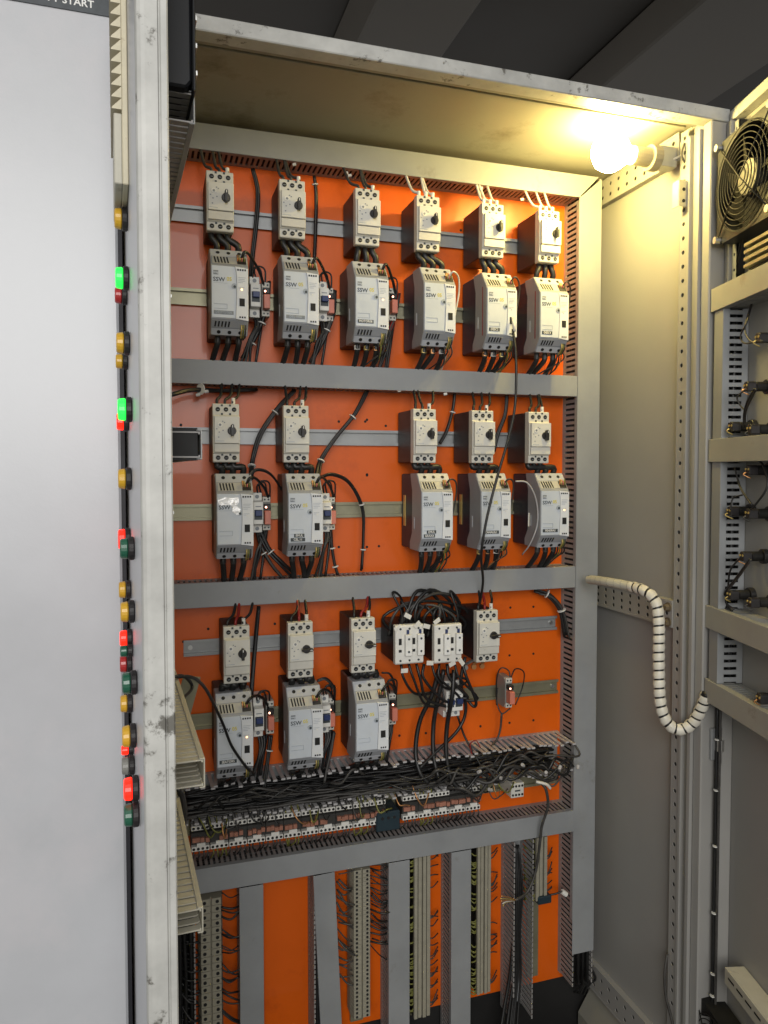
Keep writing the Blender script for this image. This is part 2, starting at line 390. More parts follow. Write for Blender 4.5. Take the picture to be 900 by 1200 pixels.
# ------------------------------------------------------------------ wire ducts
def duct_mesh_parts(L, wd, dp, pitch=0.0095, gap=0.0042, t=0.0014, tip=True, jit=0.0, lip=.010):
    jr = random.Random(int(L*1e4))
    """slotted wire duct along local x (0..L), width along z (-wd/2..wd/2), base at y=0, open towards -y"""
    base = MB().box(0, L, -t, 0, -wd/2, wd/2)
    walls = []
    n = max(1, int(L/pitch)); p = L/n
    for s in (-1, 1):
        zo = s*wd/2; zi = s*(wd/2 - t)
        z0, z1 = min(zo, zi), max(zo, zi)
        b = MB().box(0, L, -0.010, -t, z0, z1)
        for i in range(n):
            x0 = i*p + gap/2; x1 = (i+1)*p - gap/2
            if jit:
                e = -dp + jr.uniform(-.004, .010); j = jr.gauss(0, jit); lz = jr.gauss(0, jit*.8)
                b.obox(((x0+x1)/2 + j/2, (e-.010)/2, (z0+z1)/2 + lz/2), ((x1-x0)/2, 0, 0), (j/2, (e+.010)/2, lz/2), (0, 0, (z1-z0)/2))
                b.box(x0+j-.0004, x1+j+.0004, e-.003, e, z0+lz-.001, z1+lz+.001)
                continue
            b.box(x0, x1, -dp+0.0015, -0.010, z0, z1)
            if tip: b.box(x0-0.0006, x1+0.0006, -dp, -dp+0.0015, z0-(0.0012 if s > 0 else 0), z1+(0.0012 if s < 0 else 0))
        walls.append(b)
    c = MB()
    q = 0.0016
    c.prism([(-dp-0.0018, -wd/2-q), (-dp-0.0018, wd/2+q), (-dp+lip, wd/2+q), (-dp+lip, wd/2+q-0.001), (-dp-0.0004, wd/2+q-0.0012), (-dp-0.0004, -wd/2-q+0.0012), (-dp+lip, -wd/2-q+0.001), (-dp+lip, -wd/2-q)], 'x', 0, L)
    return base, walls, c
def duct(label, mtx, L, wd, dp, cover=(0, 1), mitre=None, m='duct_pvc', teeth='duct_teeth', group='slotted wire ducts', pitch=0.0095, cover_tilt=0.0, jit=0.0, gap=.0042, lip=.010, pack=True):
    root = empty('wire_duct', (0, 0, 0), label, 'wire duct', group)
    root.matrix_world = mtx
    b, ws, c = duct_mesh_parts(L, wd, dp, pitch, gap=gap, jit=jit, lip=lip)
    b.build('duct_base', m, root)
    for wmb in ws: kind(wmb.build('slotted_wall', teeth, root), 'stuff')
    if pack:
        r = random.Random(len(label)*7 + int(L*1000)); pk = MB()
        ny = max(2, int((dp-.012)/.0088)); nz = max(2, int((wd-.006)/.0088))
        for iy in range(ny):
            for iz in range(nz):
                rr = .0042; pts = []
                m_ = max(3, int(L/.07))
                for j in range(m_+1):
                    pts.append((.002 + (L-.004)*j/m_, -.0065 - iy*(dp-.014)/max(1, ny-1) + r.uniform(-.0025, .0025)*(1 if iy < ny-1 else .3), -wd/2+.0068 + iz*(wd-.0136)/max(1, nz-1) + r.uniform(-.0018, .0018)))
                pk.tube(pts, rr*r.uniform(.75, 1.0), 5)
        kind(pk.build('packed_cables', 'cable_black', root, smooth=True), 'stuff')  # cables added inside so that the slots stay dark
    if cover:
        n0, n1 = cover
        if mitre:
            q = wd/2 + .0016
            c = MB()
            if mitre == 'end': c.prism([(0, -q), (L*n1-.001, -q), (L*n1-.001+2*q, q), (0, q)], 'y', -dp-.0018, -dp-.0004)
            else: c.prism([(2*q*.88+.0015, -q), (L, -q), (L, q), (.0005, q)], 'y', -dp-.0018, -dp-.0004)
            for s in (-1, 1):
                z0, z1 = sorted((s*q, s*(q-.001)))
                c.box(.055 if mitre == 'start' else 0, L*n1-.004, -dp-.0003, -dp+.010, z0, z1)
        me = c.mesh('duct_cover', 0.0005 if mitre else 0.0006)
        o = link('duct_cover', me, m, root)
        o.scale = (n1-n0, 1, 1); o.location = (L*n0, 0, 0)
        if cover_tilt: o.rotation_euler = (0, cover_tilt, 0)
    return root
def hmtx(x, y, z): return Matrix.Translation((x, y, z))                                   # along +X, opening towards camera
def vmtx(x, y, z): return Matrix.Translation((x, y, z)) @ Matrix.Rotation(rad(90), 4, 'Y')  # along -Z (downwards)
G = 'grey slotted wire ducts on the orange plate'
dpt = YB - YD - 0.0015
duct('grey top duct cover just under the cabinet roof', hmtx(0.030, YB-0.0005, Z(0.5785)), 0.811, 0.042, dpt, mitre='end', group=G)
duct('tall grey vertical duct along the right edge of the orange plate', vmtx(0.8665, YB-0.0005, Z(0.6)), 1.70, 0.049, dpt, cover=(0, 0.957), mitre='start', group=G, pitch=.0112, gap=.0048)
duct('grey horizontal duct below the top row of soft starters', hmtx(0.036, YB-0.0005, Z(0.1725)), 0.803, 0.039, dpt, group=G)
duct('grey horizontal duct below the middle row of soft starters', hmtx(0.036, YB-0.0005, Z(-0.2215)), 0.803, 0.041, dpt, group=G)
duct('grey horizontal duct above the vertical terminal strips', hmtx(0.036, YB-0.0005, Z(-0.738)), 0.805, 0.042, dpt, group=G)
duct('open coverless duct overflowing with cables under the bottom row', hmtx(0.040, YB-0.0005, Z(-0.595)), 0.795, 0.062, dpt+0.014, cover=None, group=G, pitch=0.0125, jit=.0022, gap=.0060, teeth='teeth_tip', pack=False)
# vertical ducts below
for lab, pa, pb2, wd, cov, tilt in (('leftmost vertical duct below the horizontal ducts', (280.5,1045), (308.5,1045), None, (0,1), 0),
                     ('tilted vertical duct cover beside the bare orange strip', (367,1030), (392,1030), None, (0,1), -0.045),
                     ('vertical duct between the perforated and the ribbed terminal strips', (455.5,1012), (480,1012), None, (0,1), 0),
                     ('vertical duct in the middle of the two ribbed terminal strips', (529,1005), (552,1005), None, (0,1), 0)):
    a, b_ = P(*pa, YD), P(*pb2, YD)
    duct(lab, vmtx((a.x+b_.x)/2, YB-0.0005, Z(-0.7625)), 0.47, (b_.x-a.x)-0.003, dpt, cover=cov, group=G, cover_tilt=tilt)
a, b_ = P(603, 1100, YD), P(624, 1100, YD)
duct('open vertical duct with black cables hanging inside', vmtx((a.x+b_.x)/2, YB-0.0005, Z(-0.7625)), 0.385, b_.x-a.x+0.004, dpt, cover=None, group=G, pack=False, pitch=.011)
a = P(222, 1100, YD)
duct('coverless vertical duct at the lower left behind the door', vmtx(0.050, YB-0.0005, Z(-0.7625)), 0.44, 0.034, dpt, cover=None, group=G)
a = P(640, 1000, YD)
# cables lying inside the ducts (dark fill)
def fill(x0, x1, z0, z1, y0, y1, n, name, label, seed, vertical=False, r=0.0032, m='cable_black'):
    rnd = random.Random(seed); mb = MB()
    for i in range(n):
        pts = []
        a0, a1 = (z1, z0) if vertical else (x0, x1)
        k = max(4, int(abs(a1-a0)/0.05))
        c0 = rnd.random(); d0 = rnd.random()
        for j in range(k+1):
            t = a0 + (a1-a0)*j/k
            c0 = min(1, max(0, c0 + rnd.uniform(-.25, .25))); d0 = min(1, max(0, d0 + rnd.uniform(-.25, .25)))
            pts.append((x0+(x1-x0)*c0, y0+(y1-y0)*d0, t) if vertical else (t, y0+(y1-y0)*d0, z0+(z1-z0)*c0))
        mb.tube(spline(pts, 3), r*rnd.uniform(.7, 1.2), 5)
    o = mb.build(name, m, smooth=True)
    o['kind'] = 'stuff'; o['label'] = label; o['category'] = 'cables'
    return o
fill(0.045, 0.80, Z(-0.618), Z(-0.586), YB-0.046, YB-0.008, 40, 'cable_bundle', 'thick mass of black cables lying in the open duct', 6, r=0.0028)
fill(0.045, 0.62, Z(-0.618), Z(-0.596), YB-0.066, YB-0.050, 5, 'cable_bundle', 'tangled grey cables spilling out of the open duct', 16, r=0.0026, m='cable_grey')

# ------------------------------------------------------------------ mounting rails
def rail(label, x0, x1, zc, m='zinc'):
    prof = [(0, 0.0175), (-0.0010, 0.0175), (-0.0010, 0.0135), (-0.0060, 0.0135), (-0.0060, -0.0135), (-0.0010, -0.0135), (-0.0010, -0.0175), (0, -0.0175)]
    prof = [(-0.0072, 0.0125), (-0.0072, 0.0175), (-0.0060, 0.0175), (-0.0060, 0.0135), (-0.0012, 0.0130), (-0.0012, -0.0130), (-0.0060, -0.0135), (-0.0060, -0.0175), (-0.0072, -0.0175), (-0.0072, -0.0125), (-0.0000, -0.0120), (0, 0.0120)]
    prof = [(0, -0.012), (-0.0060, -0.012), (-0.0060, -0.0155), (-0.0075, -0.0155), (-0.0075, 0.0155), (-0.0060, 0.0155), (-0.0060, 0.012), (0, 0.012)]
    # hat profile: recessed web in front, lips top and bottom
    prof = [(-0.0012, -0.0095), (-0.0078, -0.0095), (-0.0078, -0.0150), (-0.0066, -0.0150), (-0.0066, -0.0107), (0, -0.0107), (0, 0.0107), (-0.0066, 0.0107), (-0.0066, 0.0150), (-0.0078, 0.0150), (-0.0078, 0.0095), (-0.0012, 0.0095)]
    root = empty('mounting_rail', (x0, YB-0.0005, Z(zc)), label, 'rail', 'steel mounting rails on the orange plate')
    MB().prism(prof, 'x', 0, x1-x0).build('rail_channel', m, root)
    for xx in (0.012, x1-x0-0.012):
        MB().cyl((xx, -0.0012, 0), (0, -0.003, 0), 0.0042, 10).build('screw', 'steel', root)
    return root
rail('bright zinc rail behind the top row of breakers', 0.024, 0.800, 0.461)
rail('yellowish rail behind the top row of soft starters', 0.024, 0.800, 0.313, 'zinc_olive')
rail('bright zinc rail behind the middle row of breakers', 0.024, 0.800, 0.063)
rail('yellowish rail behind the middle row of soft starters', 0.024, 0.800, -0.077, 'zinc_olive')
rail('bright zinc rail behind the bottom row of breakers', 0.054, 0.828, -0.327)
rail('yellowish rail behind the bottom row of soft starters', 0.030, 0.833, -0.465, 'zinc_olive')
rail('rail carrying the long horizontal terminal strip', 0.040, 0.835, -0.662, 'zinc_olive')

# ------------------------------------------------------------------ motor circuit breakers
ORD = ['first', 'second', 'third', 'fourth', 'fifth', 'sixth']
def make_breaker():
    root = empty('motor_breaker', (0, 0, 0), 'x', 'circuit breaker')
    MB().box(-.0222, .0222, -.084, -.008, -.0495, .0495).build('body', 'dark_body', root, 0.0015)
    cov = MB().prism([(-.083, .0505), (-.0965, .0505), (-.098, .049), (-.098, .0305), (-.1005, .0295), (-.1005, -.0345), (-.098, -.0355), (-.098, -.049), (-.0965, -.0505), (-.083, -.0505)], 'x', -.0225, .0225)
    cov.build('front_cover', 'beige_plastic', root, 0.0007)
    MB().box(-.0205, .0222, -.1075, -.1004, -.0180, .0285).build('operating_block', 'beige_face', root, 0.0008)
    MB().box(-.0205, .0222, -.1050, -.1004, -.0330, -.0188).build('lower_step', 'beige_plastic', root, 0.0006)
    scr = MB().cyl((0, 0, 0), (0, -.0007, 0), .0040, 12).mesh('terminal_screw')
    cr = MB().box(-.0022, .0022, -.0012, -.0006, -.0005, .0005).mesh('screw_slot')
    nt = MB().box(-.0018, .0018, -.0006, 0, -.0018, .0018).mesh('notch')
    for z in (.0405, -.0425):
        for x in (-.0138, 0, .0138):
            o = link('terminal_screw', scr, 'recess', root, (x, -.098, z))
            link('screw_slot', cr, 'print_grey', o, (0.0003, 0, -0.0004))
    for x in (-.0069, .0069):
        link('notch', nt, 'print_dark', root, (x, -.098, .0475)); link('notch', nt, 'print_dark', root, (x, -.098, .0325))
        link('notch', nt, 'print_dark', root, (x, -.098, -.0372))
    MB().cyl((-.011, -.1074, .0135), (0, -.0012, 0), .0042, 14).build('adjusting_dial', 'ferrule_white', root)
    MB().cyl((-.011, -.1085, .0135), (0, -.0003, 0), .0022, 10).build('dial_slot', 'print_grey', root)
    for x, z in ((-.0165, .0065), (-.006, .004), (-.0125, .001), (-.0065, .0195), (-.0035, .0175), (-.0135, -.0075)):
        MB().box(x-.0011, x+.0011, -.1079, -.1074, z-.0009, z+.0009).build('print_mark', 'print_grey', root)
    MB().box(-.0185, -.0045, -.1078, -.1074, -.0145, -.0137).build('print_line', 'print_mid', root)
    k = MB()
    k.cyl((0, 0, 0), (0, -.0035, 0), .0078, 16, .0072)
    k.prism([(-.0024, -.0095), (.0024, -.0095), (.0030, 0), (.0024, .0100), (0, .0112), (-.0024, .0100), (-.0030, 0)], 'y', -.0115, -.003)
    kn = k.build('rotary_knob', 'black_plastic', root, 0.0005); kn.location = (.0090, -.1074, .0035)
    mk = MB().box(-.0006, .0006, -.0119, -.0114, .005, .0095).build('knob_mark', 'print_white', kn)
    return root
br0 = make_breaker()
BR = [(('top', 0.457), (0.118, 0.242, 0.379, 0.496, 0.628, 0.749)), (('middle', 0.064), (0.125, 0.247, 0.490, 0.609, 0.730)), (('bottom', -0.323), (0.140, 0.253, 0.370, 0.621))]
first = True
br_pos = []
ROWN = {'top': 6, 'middle': 5, 'bottom': 4}
def place(proto, firstflag, loc):
    o = proto if firstflag else copy_tree(proto)
    o.location = loc
    return o
for (row, zc), xs in BR:
    for i, x in enumerate(xs):
        o = place(br0, first, (x, YB-0.0005, Z(zc))); first = False
        extra = ''
        hor = row == 'bottom' and i > 0
        if row == 'bottom' and i == 3: lab = 'beige motor breaker right of the two contactors, its knob turned sideways'
        elif hor: lab = 'beige motor breaker, %s from left in the bottom row, knob turned sideways' % ORD[i]
        else: lab = 'beige motor breaker, %s from left in the %s row, knob upright' % (ORD[i], row)
        tag(o, lab, 'circuit breaker', 'beige motor breakers with black rotary knobs')
        br_pos.append((row, i, x, zc))
        if hor:
            for ch in o.children:
                if ch.name.startswith('rotary_knob'): ch.rotation_euler = (0, rad(90), 0)

# ------------------------------------------------------------------ soft starters
def lerp(a, b, t): return tuple(a[i] + (b[i]-a[i])*t for i in range(len(a)))
T0, T1 = (-.095, .073), (-.120, .040)       # top slope (y, z)
B0, B1 = (-.120, -.050), (-.103, -.073)     # bottom slope
def on_slope(mb_fn, s0, s1, x, t, lift):
    y, z = lerp(s0, s1, t)
    d = Vector((0, s1[0]-s0[0], s1[1]-s0[1])).normalized()
    n = Vector((1, 0, 0)).cross(d)
    if n.y > 0: n = -n
    return Vector((x, y, z)) + n*lift, d, n
def make_starter(variant):
    root = empty('soft_starter', (0, 0, 0), 'x', 'soft starter')
    MB().box(-.0305, .0300, -.0695, -.004, -.072, .072).build('heat_sink_body', 'navy_body' if variant else 'dark_body', root, 0.002)
    sh = [(-.059, .073), T0, T1, (-.1205, .039), (-.1205, -.049), B0, B1, (-.056, -.073), (-.056, -.058), (-.068, -.040), (-.069, .040), (-.062, .060)]
    MB().prism(sh, 'x', -.0315, .0310).build('front_shell', 'shell_grey', root, 0.0012)
    # printed front panel with the curved edge and the white control strip
    c = [(-.0300, -.0475), (.0090, -.0475), (.0098, -.030), (.0108, -.010), (.0112, .012), (.0100, .030), (.0080, .0385), (-.0300, .0385)]
    MB().prism(c, 'y', -.1216, -.1200).build('front_panel', 'label_grey', root, 0.0003)
    s = [(.0096, -.0485), (.0305, -.0515), (.0305, .0365), (.0086, .0390), (.0106, .030), (.0118, .012), (.0114, -.010), (.0104, -.030)]
    MB().prism(s, 'y', -.1226, -.1198).build('control_strip', 'strip_white', root, 0.0004)
    sq = MB().box(-.0013, .0013, -.0005, .0, -.0014, .0014).mesh('plug_hole')
    for k in range(4): link('plug_hole', sq, 'recess', root, (.0135+k*.0040, -.1226, .0335))
    for k in range(3): link('plug_hole', sq, 'recess', root, (.0165+k*.0040, -.1226, -.0455))
    MB().box(.0155, .0245, -.1232, -.1224, -.0270, -.0140).build('serial_socket', 'recess', root)
    for k in range(4):
        MB().box(.0135, .0135+(.013, .011, .012, .008)[k], -.1229, -.1225, .0205-k*.0028, .0212-k*.0028).build('print_line', 'print_mid', root)
    for k in range(2):
        MB().box(.0140, .0240-k*.003, -.1229, -.1225, .0042-k*.0024, .0048-k*.0024).build('print_line', 'print_mid', root)
    # maker's mark, type name, oval badge, display frame
    lg = MB().box(-.0272, -.0190, -.1220, -.1215, .0235, .0305).build('logo_square', 'print_grey', root)
    text('logo_lettering', 'weg', .0048, 'label_grey', root, (-.0231, -.1223, .0272))
    text('type_lettering', 'SSW', .0098, 'print_dark', root, (-.0180, -.1218, .0155), 1.02)
    text('series_lettering', '05', .0090, 'print_yellow', root, (-.0010, -.1218, .0170), 1.0)
    MB().box(-.0270, -.004, -.1219, -.1215, .0098, .0103).build('print_line', 'print_mid', root)
    MB().cyl((.0072, -.1212, .0060), (0, -.0016, 0), .0046, 18).build('oval_badge', 'print_mid', root)
    MB().cyl((.0078, -.1222, .0050), (0, -.0010, 0), .0023, 12).build('badge_emblem', 'print_dark', root)
    fr = MB()
    for (x0, x1, z0, z1) in ((-.0268, -.0045, -.0252, -.0245), (-.0268, -.0045, -.0330, -.0323), (-.0052, -.0045, -.0323, -.0252)):
        fr.box(x0, x1, -.1221, -.1214, z0, z1)
    fr.build('display_frame', 'print_mid', root)
    # top slope: screws, vents, wiring recess
    scr = MB().cyl((0, 0, 0), (0, 0, .0007), .0032, 12).mesh('terminal_screw')
    vent = MB().box(-.0012, .0012, -.0075, .0075, 0, .0006).mesh('vent_slot')
    def put(name, me, m, s0, s1, x, t, lift, skew=0):
        p, d, n = on_slope(None, s0, s1, x, t, lift)
        o = link(name, me, m, root, p)
        o.rotation_euler = Matrix((Vector((1,0,0)), -d, n)).transposed().to_euler()
        if skew: o.rotation_euler.rotate_axis('Z', skew)
        return o
    py = MB().box(-.0285, .0290, -.0085, .0085, 0, .0005).mesh('slope_plate')
    for x in (-.018, .0, .018):
        put('terminal_screw', scr, 'recess', T0, T1, x, .22, .0002)
        put('terminal_screw', scr, 'recess', B0, B1, x, .80, .0012)
    vp = MB().box(-.0280, .0290, -.0088, .0088, 0, .0005).mesh('vent_plate')
    put('vent_plate', vp, 'bulb_tinted_vent', T0, T1, 0, .70, .0003)
    for k in range(5): put('vent_slot', vent, 'recess', T0, T1, -.0235+k*.0052, .70, .0009, .12)
    bp = MB().box(-.0290, .0295, -.0064, .0064, 0, .0010).mesh('vent_plate')
    put('vent_plate', bp, 'shell_grey', B0, B1, 0, .28, .0002)
    v2 = MB().box(-.0013, .0013, -.0050, .0050, 0, .0006).mesh('vent_slot')
    for k in range(5): put('vent_slot', v2, 'recess', B0, B1, -.0240+k*.0056, .28, .0013, -.12)
    tp = MB().box(-.0300, .0300, -.0056, .0056, 0, .0010).mesh('terminal_plate')
    put('terminal_plate', tp, 'slope_grey', B0, B1, 0, .80, .0002)
    tp2 = MB().box(-.0300, .0300, -.0088, .0088, 0, .0006).mesh('terminal_plate')
    put('terminal_plate', tp2, 'slope_grey', T0, T1, 0, .23, -.0004)
    rc = MB().box(-.0075, .0075, -.0080, .0080, 0, .0006).mesh('wiring_recess')
    put('wiring_recess', rc, 'dark_body', T0, T1, .0205, .70, .0010)
    # plug with coloured wire ends
    p, d, n = on_slope(None, T0, T1, .0195, .72, .001)
    for k, m in enumerate(('copper', 'brass', 'relay_red', 'wire_green')):
        q = p + Vector((-.0055+k*.0036, 0, 0))
        MB().tube(spline([q - n*.001, q + n*.004 - d*.002, q + n*.006 - d*.009 + Vector((random.uniform(-.003,.003), 0, 0))], 4), .0013, 5).build('plug_wire', m, root, smooth=True)
    p, d, n = on_slope(None, B0, B1, .0225, .5, .001)
    for k, m in enumerate(('brass', 'wire_green', 'cable_grey')):
        q = p + Vector((-.003+k*.0034, 0, 0))
        MB().tube(spline([q - d*.006, q + n*.005, q + n*.004 + d*.010, q + n*.001 + d*.018], 4), .0014, 5).build('plug_wire', m, root, smooth=True)
    MB().box(-.0322, -.0310, -.0840, -.0780, -.032, -.010).build('side_clip', 'slope_grey', root, 0.0004)
    return root
ssA = make_starter(0); ssB = make_starter(1)
ST = [(('top', 0.304), (0.131, 0.253, 0.381, 0.511, 0.637, 0.749)), (('middle', -0.079), (0.137, 0.259, 0.507, 0.627, 0.754)), (('bottom', -0.4625), (0.134, 0.258, 0.381))]
TAGS = {('top', 0): ['DESMOT0A'], ('top', 1): ['DES-1056'], ('top', 2): ['MOTOR08'], ('top', 4): ['DESC2'], ('top', 5): ['DESC4'], ('middle', 1): ['EMUL', 'CEL.11'], ('middle', 2): ['EMUL', 'GRAXA'], ('middle', 3): ['CANALEL1'], ('middle', 4): ['PENEIRAS'], ('bottom', 0): ['SEATORS']}
LOOK = {('top', 0): 'with a faded grey name tag', ('top', 1): 'with a half faded name tag', ('top', 2): 'with one black name tag', ('top', 3): 'without a name tag', ('top', 4): 'with a cable hanging down its front', ('top', 5): 'beside the right duct',
        ('middle', 0): 'with crumpled silver tape on its front', ('middle', 1): 'with a two line black tag', ('middle', 2): 'with a two line black tag', ('middle', 3): 'crossed by a hanging black cable', ('middle', 4): 'beside the right duct',
        ('bottom', 0): 'crossed by a thin black cable', ('bottom', 1): 'without a name tag', ('bottom', 2): 'without a name tag'}
st_pos = []; usedA = usedB = False
for (row, zc), xs in ST:
    for i, x in enumerate(xs):
        navy = x > 0.45
        proto = ssB if navy else ssA
        fl = (not usedB) if navy else (not usedA)
        o = place(proto, fl, (x, YB-0.0005, Z(zc)))
        if navy: usedB = True
        else: usedA = True
        tag(o, 'grey soft starter, %s in the %s row, %s' % (ORD[i], row, LOOK[(row, i)]), 'soft starter', 'grey soft starters with printed fronts')
        st_pos.append((row, i, x, zc, o))
for row, i, x, zc, o in st_pos:             # what differs from one to the next
    tg = TAGS.get((row, i), [])
    for k, t in enumerate(tg):
        zz = -.0390 - .0065*0 + (0.0035*(len(tg)-1)) - k*.0072
        wd = .0036*len(t) + .004
        x0 = -.0270 + (0.006 if (len(tg) > 1 and k == 0) else 0)
        faded = row == 'top' and i < 2
        MB().box(x0, x0+wd, -.1222, -.1214, zz-.0031, zz+.0031).build('name_tag', 'print_grey' if faded else 'print_dark', o)
        text('tag_lettering', t, .0058, 'print_mid' if faded else 'print_white', o, (x0+wd/2, -.1224, zz), .92)
    if (row, i) in (('top', 0), ('middle', 4), ('bottom', 0), ('top', 2)):
        MB().cyl((.0195, -.1226, .0010), (0, -.0010, 0), .0014, 8).build('status_light', 'led_orange', o)
    else:
        MB().cyl((.0195, -.1226, .0010), (0, -.0008, 0), .0014, 8).build('status_light', 'ferrule_white', o)
    if (row, i) == ('middle', 0):
        pts = [(-.029, .0285), (-.018, .0325), (-.004, .0315), (.0055, .0330), (.0065, .0245), (.0015, .0190), (.0085, .0120), (.0070, .0025), (.0010, .0040), (-.0055, .0085), (-.0040, .0165), (-.0100, .0200), (-.0235, .0190), (-.0290, .0235)]
        MB().prism(pts, 'y', -.1229, -.1215).build('silver_tape', 'tape_silver', o)
    if (row, i) in (('top', 4), ('top', 5)):
        MB().box(-.0318, -.0313, -.1040, -.1010, -.048, .044).build('red_seam', 'wire_red', o)
    if row == 'middle' and i in (2, 3):
        MB().box(-.0312, -.0303, -.030, -.018, -.03, .03).build('yellow_sticker', 'brass', o)

# ------------------------------------------------------------------ contactors, small breakers, relays
def make_contactor():
    root = empty('contactor', (0, 0, 0), 'x', 'contactor')
    MB().box(-.0275, .0275, -.088, -.008, -.036, .036).build('body', 'black_plastic', root, 0.0015)
    MB().prism([(-.087, .037), (-.098, .037), (-.100, .034), (-.100, -.034), (-.098, -.037), (-.087, -.037)], 'x', -.0280, .0280).build('front_cover', 'ferrule_white', root, 0.0008)
    for x in (-.004, .0205):
        MB().box(x-.0065, x+.0065, -.1085, -.0998, -.020, .020).build('auxiliary_block', 'print_white', root, 0.0008)
    hole = MB().cyl((0, 0, 0), (0, -.0006, 0), .0022, 10).mesh('terminal_screw')
    for x, y in ((-.004, -.1085), (.0205, -.1085)):
        for z in (.012, -.012): link('terminal_screw', hole, 'print_dark', root, (x, y, z))
    for x in (-.018, 0, .018):
        for z in (.030, -.030): link('terminal_screw', hole, 'print_dark', root, (x, -.100, z))
    for x, z0, z1 in ((-.0185, .000, .012), (.0085, .000, .012), (-.0185, -.014, -.009), (.0085, -.014, -.009)):
        MB().box(x-.0028, x+.0028, -.1006, -.0998, z0, z1).build('slide_window', 'recess', root)
    for x in (-.004, .0205):
        MB().box(x-.002, x+.002, -.1040, -.0998, .0205, .028).build('blue_clip', 'blue_plastic', root)
    return root
c0 = make_contactor(); c1 = copy_tree(c0)
c0.location = (0.460, YB-0.0005, Z(-0.327)); c1.location = (0.538, YB-0.0005, Z(-0.331))
tag(c0, 'white fronted contactor with tilted white wire tags, the left one', 'contactor', 'pair of white fronted contactors')
tag(c1, 'white fronted contactor beside the knob breaker, the right one', 'contactor', 'pair of white fronted contactors')

def make_mcb(poles=1):
    root = empty('miniature_breaker', (0, 0, 0), 'x', 'circuit breaker')
    wd = .0088*poles
    MB().prism([(-.006, .036), (-.048, .036), (-.048, .022), (-.064, .020), (-.064, -.020), (-.048, -.022), (-.048, -.036), (-.006, -.036)], 'x', -wd, wd).build('housing', 'ferrule_white', root, 0.0008)
    for k in range(poles):
        cx = (k-(poles-1)/2)*.0176
        MB().box(cx-.0072, cx+.0072, -.0646, -.0638, -.012, .006).build('switch_slot', 'print_dark', root)
        MB().box(cx-.0062, cx+.0062, -.072, -.0640, -.005, .005).build('toggle', 'blue_plastic', root, 0.0008)
        for z in (.029, -.029):
            MB().cyl((cx, -.0480, z), (0, -.0006, 0), .0036, 10).build('terminal_screw', 'print_grey', root)
        MB().box(cx-.005, cx+.005, -.0644, -.0639, .011, .0125).build('print_line', 'print_grey', root)
    return root
def make_relay():
    root = empty('interface_relay', (0, 0, 0), 'x', 'relay')
    MB().prism([(-.006, .031), (-.036, .031), (-.044, .022), (-.044, -.022), (-.036, -.031), (-.006, -.031)], 'x', -.0075, .0075).build('base', 'grey_lens', root, 0.0008)
    MB().box(-.0055, .0055, -.062, -.0438, -.019, .006).build('relay_cube', 'relay_red', root, 0.0008)
    MB().box(-.0058, .0058, -.056, -.0438, .0085, .018).build('clip', 'black_plastic', root, 0.0008)
    MB().cyl((-.0025, -.0560, .012), (0, -.0012, 0), .0018, 8).build('status_light', 'led_red', root)
    for z in (.0255, -.0255):
        MB().box(-.0070, .0070, -.0460, -.0360, z-.0048, z+.0048).build('terminal', 'beige_plastic', root, 0.0006)
        for x in (-.0034, .0034):
            MB().cyl((x, -.0460, z), (0, -.0006, 0), .0018, 8).build('terminal_screw', 'print_dark', root)
    return root
mc0 = make_mcb(); rl0 = make_relay()
fm = fr_ = True
for px, py, row, i in ((299,347,'top',0), (379,352,'top',1), (302,601,'middle',0), (382,601,'middle',1), (303,842,'bottom',0), (381,838,'bottom',1)):
    p = P(px, py, 1.336)
    o = place(mc0, fm, (p.x, YB-0.0085, p.z)); fm = False
    tag(o, 'small white breaker beside the %s soft starter of the %s row' % (ORD[i], row), 'circuit breaker', 'small white miniature breakers')
for px, py, row, i in ((312,350,'top',0), (387,356,'top',1), (461,356,'top',2), (313,602,'middle',0), (389,602,'middle',1), (317,842,'bottom',0), (388,838,'bottom',1), (461,832,'bottom',2), (598,813,'bottom',9)):
    p = P(px, py, 1.340)
    o = place(rl0, fr_, (p.x, YB-0.0085, p.z)); fr_ = False
    lab = 'red relay alone on the rail at the right of the bottom row' if i == 9 else 'narrow red relay beside the %s soft starter of the %s row' % (ORD[i], row)
    tag(o, lab, 'relay', 'narrow relays with red cubes')
m2 = make_mcb(2); p = P(531, 820, 1.336); m2.location = (p.x, YB-0.0085, p.z)
tag(m2, 'two pole white breaker with blue toggles below the contactors', 'circuit breaker')

# ------------------------------------------------------------------ terminal strips
ts = empty('terminal_strip', (0.06, YB-0.009, Z(-0.662)), 'long horizontal strip of dark terminals with white markers', 'terminal strip')
tb_body = MB().prism([(0, .026), (-.030, .026), (-.036, .012), (-.044, .010), (-.044, -.010), (-.036, -.014), (-.036, -.026), (0, -.026)], 'x', -.0163, .0163).mesh('terminal_block')
mk_me = MB().box(-.0158, .0158, -.0105, 0, -.0042, .0042).mesh('marker', 0.0004)
hl_me = MB().cyl((0, 0, 0), (0, -.0006, 0), .0026, 8).mesh('marker_hole')
bo_me = MB().box(-.0036, .0036, -.006, 0, -.0040, .0040).mesh('bridge', 0.0004)
tl_me = MB().box(-.0030, .0030, -.004, 0, -.0022, .0022).mesh('grey_tab', 0.0004)
lb_me = MB().box(-.0075, .0075, -.0025, 0, -.0035, .0035).mesh('paper_label')
rnd = random.Random(11)
def wires_mesh(seed, m):
    r = random.Random(seed); b = MB()
    for k in range(4):
        x = -.0118 + k*.0079
        for z0, dz in ((.018, 1), (-.021, -1)):
            b.tube(spline([(x, -.036, z0), (x+r.uniform(-.003,.003), -.044, z0+dz*.010), (x+r.uniform(-.006,.006), -.030, z0+dz*.026)], 4), .0015, 5)
    return b
